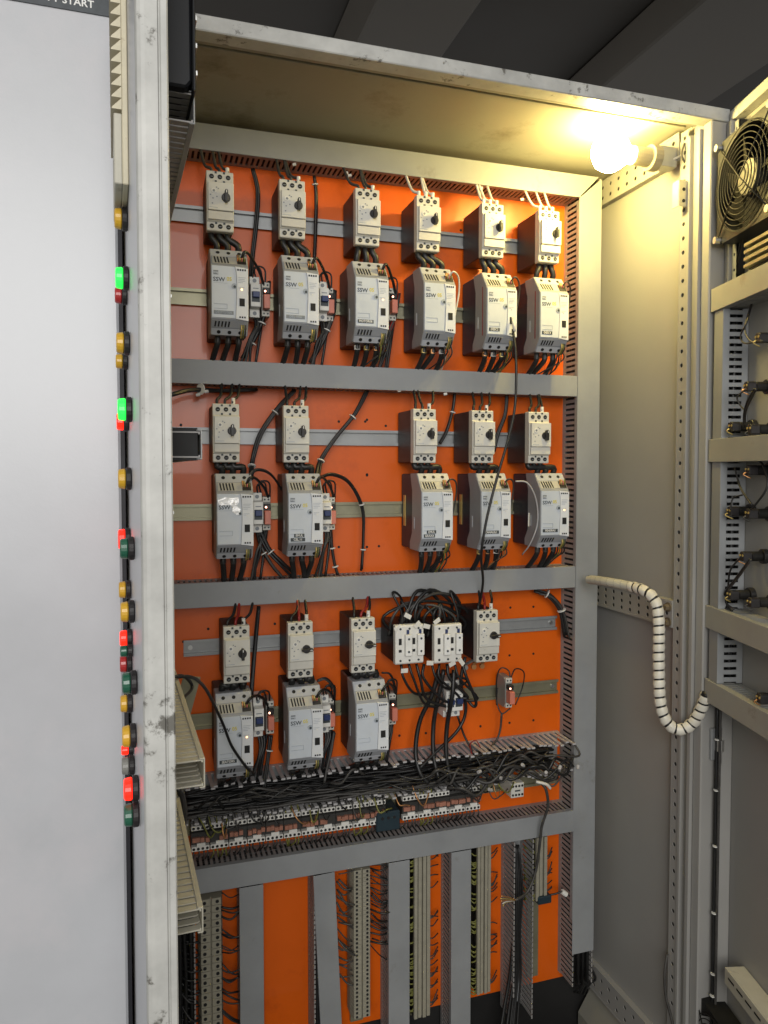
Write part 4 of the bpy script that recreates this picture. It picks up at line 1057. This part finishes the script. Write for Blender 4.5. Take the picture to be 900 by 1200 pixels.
# wrap: separate turns of flat band
acc = [0.0]
for i in range(1, len(path)): acc.append(acc[-1] + (path[i]-path[i-1]).length)
def along(d):
    for i in range(1, len(path)):
        if acc[i] >= d:
            t = (d-acc[i-1])/(acc[i]-acc[i-1]); return path[i-1].lerp(path[i], t), (path[i]-path[i-1]).normalized()
    return path[-1], (path[-1]-path[-2]).normalized()
d = .004; turn = .0158
while d < acc[-1] - turn:
    b = MB(); vs = []; fs = []; n = 14
    old = d < .105
    g = .0002 if old else .0016
    for q, rr in ((d+g, .0099), (d+turn*.5, .0110), (d+turn-g, .0099)) if not old else ((d+g, .0090), (d+turn*.5, .0092), (d+turn-g, .0090)):
        for k in range(n+1):
            a = 2*math.pi*k/n
            c, t = along(min(acc[-1]-1e-4, q + turn*(k/n - .5)*.45))
            u = t.cross(Vector((0.3, 1, 0.2))).normalized(); v = t.cross(u)
            vs.append(c + (u*math.cos(a) + v*math.sin(a))*rr)
    for i in range(2):
        for k in range(n): fs.append((i*(n+1)+k, i*(n+1)+k+1, (i+1)*(n+1)+k+1, (i+1)*(n+1)+k))
    spart('wrap_turn', b.add(vs, fs), 'spiral_white' if not old else 'duct_pale')
    d += turn

class Tangle:
    def __init__(s, label, m='cable_black'): s.b = {}; s.label = label
    def add(s, pts, r, m, k=5, n=5):
        s.b.setdefault(m, MB()).tube(spline([P(*p) if len(p) == 3 and p[0] > 5 else p for p in pts], k), r, n)
    def done(s, name='cable_tangle'):
        for m, b in s.b.items():
            o = b.build(name, m, smooth=True); o['kind'] = 'stuff'; o['category'] = 'cables'
            o['label'] = s.label + {'cable_black': ', the black ones', 'cable_grey': ', the grey ones', 'copper': ', the copper ones', 'wire_green': ', the green ones'}.get(m, '')
# ------------------------------------------------------------------ cables at the breakers and starters
rc = random.Random(3)
SIDE = ('left', 'middle', 'right')
st_of = {(r, i): (x, z) for r, i, x, z, o in st_pos}
pair = {('bottom', 3): None}
YY = lambda y: YB + y
DUCTB = {'top': .556, 'middle': .153, 'bottom': -.243}
DUCTT = {'top': .190, 'middle': -.203, 'bottom': -.568}
for row, i, x, zc in br_pos:
    nm = '%s breaker of the %s row' % (ORD[i], row) if not (row == 'bottom' and i == 3) else 'breaker right of the contactors'
    for k, dx in enumerate((-.0138, 0, .0138)):
        white = k == 2
        ex = x + dx + rc.uniform(-.012, .012) + (.012 if row != 'top' else -.01)
        top = Vector((ex, YY(-.050), Z(DUCTB[row] + .012)))
        m = 'wire_red' if (row == 'bottom' and k == 1) else ('cable_black' if row != 'top' else ('cable_grey' if i < 3 else 'wire_white'))
        cable('cable', [top, Vector((ex*.6+(x+dx)*.4, YY(-.074), Z(zc+.068))), Vector((x+dx, YY(-.086), Z(zc+.058))), Vector((x+dx, YY(-.086), Z(zc+.047)))], .0026, m,
              SIDE[k] + ' thin feed wire above the %s' % nm, group='feed wires of the %s' % nm, k=4)
        if white or row == 'top' and i > 2:
            tag(MB().cyl((x+dx, YY(-.086), Z(zc+.0497)), (0, 0, .012), .0034, 8).build('ferrule', 'ferrule_white'), 'white ferrule on top of the %s' % nm, 'ferrule', 'ferrules of the %s' % nm)
    s = st_of.get((row, i))
    if row == 'bottom' and i == 3: 
        for k, dx in enumerate((-.0138, 0, .0138)):
            b = Vector((x+dx*1.3-.012, YY(-.062), Z(zc-.062)))
            tag(MB().tube([Vector((x+dx, YY(-.075), Z(zc-.049))), b], .0032, 6).cyl(b + Vector((0,-.0025,-.006)), (0,.005,0), .0052, 10).build('cable_lug', 'copper' if k else 'steel'), SIDE[k] + ' bare ring lug hanging below the %s' % nm, 'cable lug', 'ring lugs below the %s' % nm)
        continue
    sx, sz = s
    for k in range(3):
        dx = (-.0138, 0, .0138)[k]; ex = sx + (-.018, 0, .018)[k]
        cable('cable', [(x+dx, YY(-.080), Z(zc-.046)), (x+dx, YY(-.084), Z(zc-.058)), (ex, YY(-.084), Z(sz+.084)), (ex, YY(-.078), Z(sz+.068))], .0058, 'cable_black',
              SIDE[k] + ' short thick cable below the %s' % nm, group='cables below the %s' % nm, k=4, n=8)
for row, i, x, zc, o in st_pos:
    nm = '%s soft starter of the %s row' % (ORD[i], row)
    for k in range(3):
        sx = x + (-.018, 0, .018)[k]
        ex = sx + rc.uniform(-.010, .010) - (.006 if row != 'middle' else -.004)
        cable('cable', [(sx, YY(-.084), Z(zc-.066)), (sx, YY(-.086), Z(zc-.084)), ((sx+ex)/2, YY(-.070), Z((zc-.095+DUCTT[row]+.01)/2)), (ex, YY(-.042), Z(DUCTT[row]-.004))], .0050, 'cable_black',
              SIDE[k] + ' thick black cable under the %s' % nm, group='cables under the %s' % nm, k=4, n=8)
        c = ('brass', 'copper', 'ferrule_white')[(i+k) % 3] if (row, i) in (('top', 2), ('middle', 3), ('top', 4), ('top', 3)) else 'cable_grey'
        tag(MB().cyl((sx, YY(-.0855), Z(zc-.084)), (0, 0, .008), .0056, 8).build('cable_sleeve', c), SIDE[k] + ' sleeve under the %s' % nm, 'sleeve', 'sleeves of the %s' % nm)

def bundle(name, label, at):
    return empty(name, at, label, 'cables', 'cable bundles in front of the orange plate')
def bpart(root, name, mb, m):
    o = mb.build(name, m, smooth=(name == 'cable')); o.parent = root
    o.matrix_parent_inverse = Matrix.Translation(root.location).inverted(); return o
def loops(row, i, x, zc):
    """control wires at the right of a starter: from its plug over the relay and down into the duct"""
    nm = '%s starter of the %s row' % (ORD[i], row)
    if row != 'bottom' or True:
        cable('cable', [(x+.020, YY(-.112), Z(zc+.052)), (x+.026, YY(-.118), Z(zc+.066)), (x+.042, YY(-.092), Z(zc+.062)), (x+.062, YY(-.060), Z(zc+.040)), (x+.070, YY(-.045), Z(zc+.010)), (x+.066, YY(-.040), Z(zc-.030)), (x+.052, YY(-.045), Z(DUCTT[row]))], .0026, 'cable_black',
              'black wire arching right from the %s' % nm, group=None)
    for k in range(2):
        cable('cable', [(x+.052+.006*k, YY(-.050), Z(zc+.022)), (x+.046+.004*k, YY(-.058), Z(zc+.050+.006*k)), (x+.060+.008*k, YY(-.056), Z(zc+.056)), (x+.066+.004*k, YY(-.050), Z(zc+.026))], .0016, 'cable_black',
              ('inner', 'outer')[k] + ' small wire loop beside the %s' % nm, group='wire loops next to the %s' % nm)
    root = bundle('wire_bundle', 'dark wires dropping beside the %s' % nm, (x+.05, YY(-.046), Z(zc-.026)))
    for k in range(3):
        ox = rc.uniform(-.006, .006)
        bpart(root, 'cable', MB().tube(spline([(x+.050+.005*k, YY(-.046), Z(zc-.026)), (x+.052+.004*k, YY(-.052), Z(zc-.045)), (x+.046+ox, YY(-.056), Z(zc-.070)), (x+.030+ox+.006*k, YY(-.048), Z(DUCTT[row]-.002))], 6), .0024, 6), ('cable_black', 'cable_grey', 'cable_black')[k])
for row, i, x, zc, o in st_pos:
    if (row, i) in (('top', 0), ('top', 1), ('top', 2), ('middle', 0), ('middle', 1), ('bottom', 0), ('bottom', 1), ('bottom', 2)): loops(row, i, x, zc)
thin = Tangle('thin control wires fanning out below the right hand starters')
for row, i, x, zc, o in st_pos:
    if (row, i) in (('top', 3), ('top', 4), ('top', 5), ('middle', 2), ('middle', 3)):
        nm = '%s starter of the %s row' % (ORD[i], row)
        cable('cable', [(x+.020, YY(-.112), Z(zc+.052)), (x+.026, YY(-.122), Z(zc+.062)), (x+.044, YY(-.105), Z(zc+.056)), (x+.050, YY(-.092), Z(zc+.030)), (x+.044, YY(-.085), Z(zc-.015)), (x+.036, YY(-.085), Z(zc-.058)), (x+.030, YY(-.050), Z(DUCTT[row]))], .0017, 'wire_white' if row == 'top' and i == 3 else 'cable_grey',
              'grey wire bowing right of the %s' % nm)
    if row in ('top', 'middle') and i > 1:
        nm = '%s starter of the %s row' % (ORD[i], row)
        for k in range(4):
            a = rc.uniform(-.012, .014)
            thin.add([(x+.016+.004*k, YY(-.105), Z(zc-.068)), (x+.018+.005*k, YY(-.100), Z(zc-.085)), (x+.022+a, YY(-.075), Z(zc-.102)), (x+.012+a*1.5, YY(-.045), Z(DUCTT[row]-.002))], .0015, ('cable_grey', 'cable_black', 'copper', 'cable_grey')[k] if i % 2 else ('cable_black', 'wire_green', 'cable_grey', 'cable_black')[k])

thin.done('control_wires')
# big harnesses in front of the plate
def harness(label, pix, n, r, spread, seed, ties=(), m='cable_black', group=None):
    q = random.Random(seed); pts = [P(*p) for p in pix]
    root = bundle('cable_bundle', label, pts[0])
    for k in range(n):
        off = Vector((q.uniform(-1,1), q.uniform(-.6,.6), q.uniform(-1,1)))*spread
        bpart(root, 'cable', MB().tube(spline([p + off*(.6+.6*q.random()) for p in pts], 6), r*q.uniform(.8,1.1), 6), m if q.random() < .75 else 'cable_grey')
    sp_ = spline(pts, 8)
    for t in ties:
        j = int(t*(len(sp_)-2)); d = (sp_[j+1]-sp_[j]).normalized()
        bpart(root, 'cable_tie', MB().cyl(sp_[j]-d*.0010, d*.0020, spread+r*1.35, 10), 'ferrule_white')
harness('black cables falling right of the first top row breaker', [(296,198,1.37),(302,225,1.372),(300,262,1.372),(296,300,1.375),(294,325,1.37)], 2, .0028, .0025, 1)
harness('black cables falling right of the second top row breaker', [(368,205,1.37),(370,230,1.374),(369,275,1.374),(368,302,1.37)], 2, .0028, .0022, 2, (.2,))
harness('thick cables sweeping to the duct beside the second top row starter', [(316,330,1.36),(313,362,1.35),(300,395,1.35),(284,420,1.36)], 3, .0034, .003, 3, (.55,.8))
harness('thick cables sweeping to the duct beside the third top row starter', [(392,340,1.36),(390,368,1.35),(378,398,1.35),(364,424,1.36)], 3, .0030, .003, 4, (.6,))
harness('brown red cables right of the third top row starter', [(468,345,1.36),(462,375,1.35),(448,405,1.35),(438,428,1.36)], 3, .0026, .003, 5, m='wire_red')
harness('cable bundle curving from the duct to the first middle row starter', [(345,458,1.372),(325,480,1.36),(305,510,1.36),(296,540,1.36),(294,562,1.34)], 3, .0030, .0035, 6, (.3,.85))
harness('cable bundle curving down beside the second middle row breaker', [(432,455,1.372),(416,485,1.362),(392,515,1.362),(376,540,1.36),(371,562,1.34)], 3, .0030, .0035, 7, (.3,.8))
harness('long black cable bowing right of the second middle row starter', [(374,560,1.32),(390,556,1.33),(410,566,1.35),(425,595,1.365),(426,630,1.37),(424,668,1.37)], 2, .0026, .0022, 8, (.6,.9))
harness('cables arching from the first to the second middle row starter', [(288,566,1.30),(300,551,1.31),(318,556,1.33),(333,580,1.36),(338,610,1.375)], 2, .0022, .002, 9)
harness('wire bundle sweeping down between the middle row starters', [(306,625,1.35),(316,645,1.345),(330,660,1.34),(345,674,1.35)], 4, .0028, .004, 10, (.4,))
harness('second wire bundle sweeping down between the middle row starters', [(300,618,1.36),(305,640,1.35),(318,662,1.345),(330,676,1.35)], 3, .0026, .003, 11, (.5,))
harness('vertical wire bundle dropping right of the second middle row relay', [(388,622,1.36),(389,640,1.36),(392,660,1.36),(396,674,1.36)], 2, .0028, .0024, 12, (.4,.8))
harness('vertical cables right of the first bottom row breaker', [(305,712,1.365),(302,740,1.365),(299,775,1.36),(296,815,1.35)], 3, .0032, .0035, 13)
harness('cables dropping from the first bottom row relay', [(318,862,1.35),(315,885,1.345),(312,905,1.34),(310,925,1.335)], 3, .0026, .003, 14, (.3,))
harness('cables dropping from the second bottom row relay', [(390,858,1.35),(386,880,1.345),(382,900,1.34),(378,918,1.335)], 3, .0026, .003, 15)
harness('arching cables right of the second bottom row breaker', [(372,798,1.34),(382,796,1.34),(391,806,1.35),(392,822,1.36)], 2, .0022, .002, 17)
harness('arching cables right of the third bottom row breaker', [(448,788,1.34),(458,790,1.34),(464,806,1.35),(462,822,1.36)], 2, .0022, .002, 18)
harness('dark cables bunched at the left end under the upper duct', [(200,462,1.30),(225,456,1.33),(255,457,1.36),(300,456,1.375)], 5, .0032, .006, 19, (.5,))
harness('cable left of the fifth middle row breaker', [(594,455,1.37),(592,485,1.372),(583,510,1.372),(578,530,1.37)], 2, .003, .002, 20)
harness('cable between the third and fourth middle row breakers', [(534,455,1.372),(531,480,1.372),(524,505,1.372),(516,520,1.37)], 2, .003, .002, 21, (.4,))
harness('dark cables turning into the right duct under the middle duct', [(628,692,1.372),(645,698,1.362),(658,715,1.36),(664,745,1.362)], 7, .0026, .006, 22, (.3,.7))
pcable('cable', [(601,386,1.265),(604,410,1.255),(605,440,1.25),(603,480,1.25),(594,520,1.245),(581,565,1.24),(570,610,1.24),(564,650,1.25),(566,680,1.30),(563,703,1.325),(560,720,1.335)], .0025, 'cable_black', 'long black cable hanging across the ducts in front of everything')
pcable('cable', [(601,372,1.270),(603,388,1.262)], .0030, 'wire_white', 'white plug end pushed into the fifth top row starter')
pcable('cable', [(604,564,1.28),(618,566,1.27),(628,585,1.28),(630,612,1.29),(622,636,1.30),(612,650,1.33)], .0015, 'teeth_tip', 'pale wire bowing between the fourth and fifth middle row starters')
o = MB().box(-.006, .006, -.0005, .0005, -.013, .013).build('paper_label', 'ferrule_white'); o.location = P(620, 609, 1.29); o.rotation_euler = (0, .12, .9)
tag(o, 'small white paper flag on the pale bowed wire', 'label')

# contactor wiring
q = random.Random(5)
T_ = Tangle('black cables looping over the two contactors')
for k in range(16):
    x0 = 452 + k*5.4; ex = 462 + q.uniform(-6, 80)
    top = q.uniform(690, 712)
    T_.add([(x0+q.uniform(-6,6), 745, 1.335), (x0+q.uniform(-10,10), 722, 1.318), ((x0+ex)/2, top, 1.325), (ex+q.uniform(0,18), top+q.uniform(6,22), 1.345), (ex+q.uniform(-5,20), 745, 1.37)], q.uniform(.0022, .0038), 'cable_black' if k % 5 else 'cable_grey')
T_.done()
T_ = Tangle('black cables sagging below the two contactors')
for k in range(9):
    x0 = 470 + k*9; sag = q.uniform(800, 826)
    T_.add([(x0, 778, 1.325), (x0+q.uniform(-4,6), 795, 1.318), (x0+q.uniform(5,28), sag, 1.325), (x0+q.uniform(30,50) if k < 5 else x0+10, sag+q.uniform(-10,10), 1.335), (525+q.uniform(-12,14), 790, 1.355)], q.uniform(.0022, .0036), 'cable_black')
T_.done()
for k, pix in enumerate(([(514,785,1.33),(506,815,1.335),(492,845,1.345),(487,880,1.34),(492,905,1.325),(502,918,1.32)], [(520,785,1.33),(513,820,1.335),(508,850,1.345),(508,885,1.335),(514,912,1.32)], [(532,785,1.325),(530,815,1.315),(524,850,1.335),(523,885,1.33),(530,915,1.32),(545,928,1.315)], [(545,770,1.33),(540,800,1.33),(546,830,1.345),(537,855,1.345),(510,882,1.335),(492,900,1.325)],
        [(536,838,1.36),(544,862,1.36),(556,884,1.34),(566,902,1.32)], [(552,775,1.34),(562,758,1.345),(566,740,1.33),(562,705,1.345)])):
    pcable('cable', pix, (.0045, .0045, .0045, .0034, .0022, .0022)[k], 'cable_black', ('leftmost of the thick cables falling from the contactors', 'second thick cable falling from the contactors', 'thick cable passing in front of the two pole breaker', 'cable crossing the thick ones on a slant', 'thin wire from the two pole breaker to the open duct', 'thin wire rising beside the breaker right of the contactors')[k])
for k, (px, py, a) in enumerate(((478,722,.5), (489,732,-.7), (466,736,-.4), (500,734,.3), (512,728,-.5), (530,778,-.35), (541,776,.9), (504,777,.15), (474,786,.05))):
    o = MB().box(-.0075, .0075, -.0008, .0008, -.0042, .0042).build('wire_tag', 'ferrule_white', bevel=.0004); o.location = P(px, py, 1.292 + .004*(k % 3)); o.rotation_euler = (0, a, .2)
    tag(o, ('white wire tag pointing up over the left contactor', 'tilted square white tag over the left contactor', 'white tag at the upper left of the left contactor', 'white tag between the two contactors', 'white tag leaning over the right contactor', 'large white tag below the right contactor', 'white tag at the lower right of the right contactor', 'narrow white tag under the gap between the contactors', 'small white tag below the left contactor')[k], 'tag', 'white wire tags at the contactors')
# relay alone on the rail
pcable('cable', [(582,826,1.375),(582,796,1.365),(587,783,1.36),(596,786,1.355),(598,796,1.35)], .0014, 'cable_black', 'thin wire loop left of the lone relay')
pcable('cable', [(598,796,1.35),(604,784,1.358),(614,788,1.364),(612,806,1.37),(604,826,1.37)], .0014, 'cable_black', 'thin wire loop right of the lone relay')
pcable('cable', [(598,830,1.355),(588,836,1.36),(582,822,1.372),(583,806,1.375)], .0014, 'cable_black', 'thin wire curling under the lone relay')
pcable('cable', [(588,836,1.362),(586,856,1.368),(580,870,1.365),(566,882,1.345),(550,890,1.33)], .0022, 'cable_grey', 'dark wire running from the lone relay down to the open duct')
o = MB().box(-.007,.007,-.03,0,-.020,.020).build('end_stop', 'zinc_olive', bevel=.001); o.location = P(585, 812, 1.39); tag(o, 'olive metal clamp left of the lone relay', 'clamp')
pcable('cable', [(553,884,1.33),(551,872,1.345),(558,868,1.345),(563,876,1.34)], .0012, 'wire_red', 'tiny red wire loop above the open duct')
# mess over the open duct
q = random.Random(9)
T_ = Tangle('cables heaped at the right of the open duct')
for k in range(30):
    a = q.uniform(500, 640); b_ = a + q.uniform(20, 90); y = 905 + (570-a)*.12 + q.uniform(-12, 14)
    T_.add([(a, y, 1.33), ((a*2+b_)/3, y+q.uniform(-12,12), 1.31), ((a+2*b_)/3, y+q.uniform(-14,10), 1.312), (min(b_, 672), y+q.uniform(-12,8)-(b_-a)*.08, 1.33)], q.uniform(.0016, .0034), ('cable_black', 'cable_grey', 'cable_grey')[k % 3])
T_.done()
T_ = Tangle('loose cables lying along the left of the open duct')
for k in range(15):
    a = q.uniform(225, 480); b_ = a + q.uniform(25, 90); y = 943 + (240-a)*.14 + q.uniform(-10, 8)
    T_.add([(a, y, 1.335), ((a*2+b_)/3, y+q.uniform(-10,10), 1.318), ((a+2*b_)/3, y+q.uniform(-14,8)-6, 1.318), (b_, y+q.uniform(-10,6)-(b_-a)*.15, 1.335)], q.uniform(.0014, .0028), ('cable_black', 'cable_grey')[k % 2])
T_.done()
for k, (px, py) in enumerate(((560,905),(588,912),(640,905),(655,902),(612,896),(573,925),(677,901))):
    a = P(px, py, 1.30)
    tag(MB().cyl(a, (q.uniform(-.008,.014), .003, q.uniform(-.004,.008)), .0034, 8).build('ferrule', 'teeth_tip'), 'grey ferrule in the tangle at the right of the open duct', 'ferrule', 'ferrules in the tangle')
# lower right: dropped connector, blue plug, hanging cables
pcable('cable', [(634,917,1.31),(640,926,1.305),(642,945,1.31),(635,968,1.318),(633,985,1.322),(628,1020,1.33),(618,1045,1.325),(604,1055,1.315)], .0030, 'cable_grey', 'grey cable crossing the lowest horizontal duct at the right')
pcable('cable', [(628,916,1.31),(640,919,1.302),(645,924,1.302)], .0032, 'wire_white', 'pale plug end of the grey cable above the duct')
for k in range(5):
    pcable('cable', [(604,1055,1.315),(598-k*1.5,1052+k*1.5,1.305),(590-q.uniform(0,4),1050+k*3,1.30)], .0012, ('copper','brass','copper','wire_white','brass')[k], 'bare copper strand splayed at the grey cable end', group='bare copper strands')
o = empty('blue_plug', P(636, 1052, 1.36), 'small dark blue plug lying left of the right duct', 'plug')
MB().box(-.016, .016, -.010, .010, -.009, .008).build('housing', 'teal_plastic', o, .002)
MB().tube(spline([(.016,0,.003),(.030,-.004,.006),(.042,-.006,.010)], 4), .002, 6).build('lead', 'cable_black', o, smooth=True)
MB().cyl((.042,-.006,.010), (.010,-.002,-.008), .0055, 10).build('white_tip', 'ferrule_white', o)
T_ = Tangle('cables hanging through the open vertical duct')
for k in range(7):
    a = q.uniform(-7, 7)
    T_.add([(604+a*.6, 990, 1.37), (606+a, 1040, 1.355), (605+a*.8, 1090, 1.35), (603+a*1.2, 1140, 1.35), (598+a*1.6, 1180, 1.34), (592+a*2.0, 1230, 1.32)], q.uniform(.0024, .0036), 'cable_black')
T_.done()
T_ = Tangle('cables poking out under the right duct cover')
for k in range(8):
    T_.add([(684+q.uniform(-6,6), 1095, 1.372), (686+q.uniform(-6,6), 1125, 1.36), (690+q.uniform(-6,8), 1148, 1.355), (680+q.uniform(-8,6), 1165+q.uniform(-12,0), 1.38)], .0026, 'cable_black')
T_.done()
pcable('cable', [(782,1118,1.13),(779,1140,1.125),(780,1165,1.12),(786,1190,1.11),(792,1215,1.10)], .0026, 'cable_grey', 'grey cable hanging at the foot of the perforated upright')
T_ = Tangle('cables gathered at the bottom hinge corner')
for k in range(6):
    T_.add([(818+k*2, 1150+k*3, 1.10), (821+k*2, 1170, 1.09), (816+k*3, 1195, 1.08), (812+k*3, 1230, 1.07)], .0030, 'cable_black' if k % 2 else 'cable_grey')
T_.done()
# feed wires with pale crimp ends inside the top duct line
for k, (px, py) in enumerate(((343,193), (404,203), (408,206), (562,221), (560,227), (610,234), (466,458), (230,463), (240,459), (520,462), (500,449))):
    a = P(px, py, 1.345)
    tag(MB().cyl(a, (.006, -.002, .001), .0028, 8).build('ferrule', 'ferrule_white'), 'tiny white ferrule lying at the duct slots', 'ferrule', 'ferrules at the duct slots')

T_ = Tangle('thin loose wires drooping over the horizontal terminal strip')
for k in range(30):
    a = q.uniform(228, 590); y = 966 + (240-a)*.139 + q.uniform(-4, 6)
    w_ = q.uniform(4, 26)
    T_.add([(a, y-8, 1.335), (a+w_*.3, y+q.uniform(0, 10), 1.322), (a+w_*.7, y+q.uniform(4, 16), 1.324), (a+w_, y+q.uniform(-2, 14), 1.338)], q.uniform(.0010, .0017), ('cable_grey', 'cable_black', 'wire_green', 'cable_black', 'copper')[k % 5])
T_.done('loose_wires')
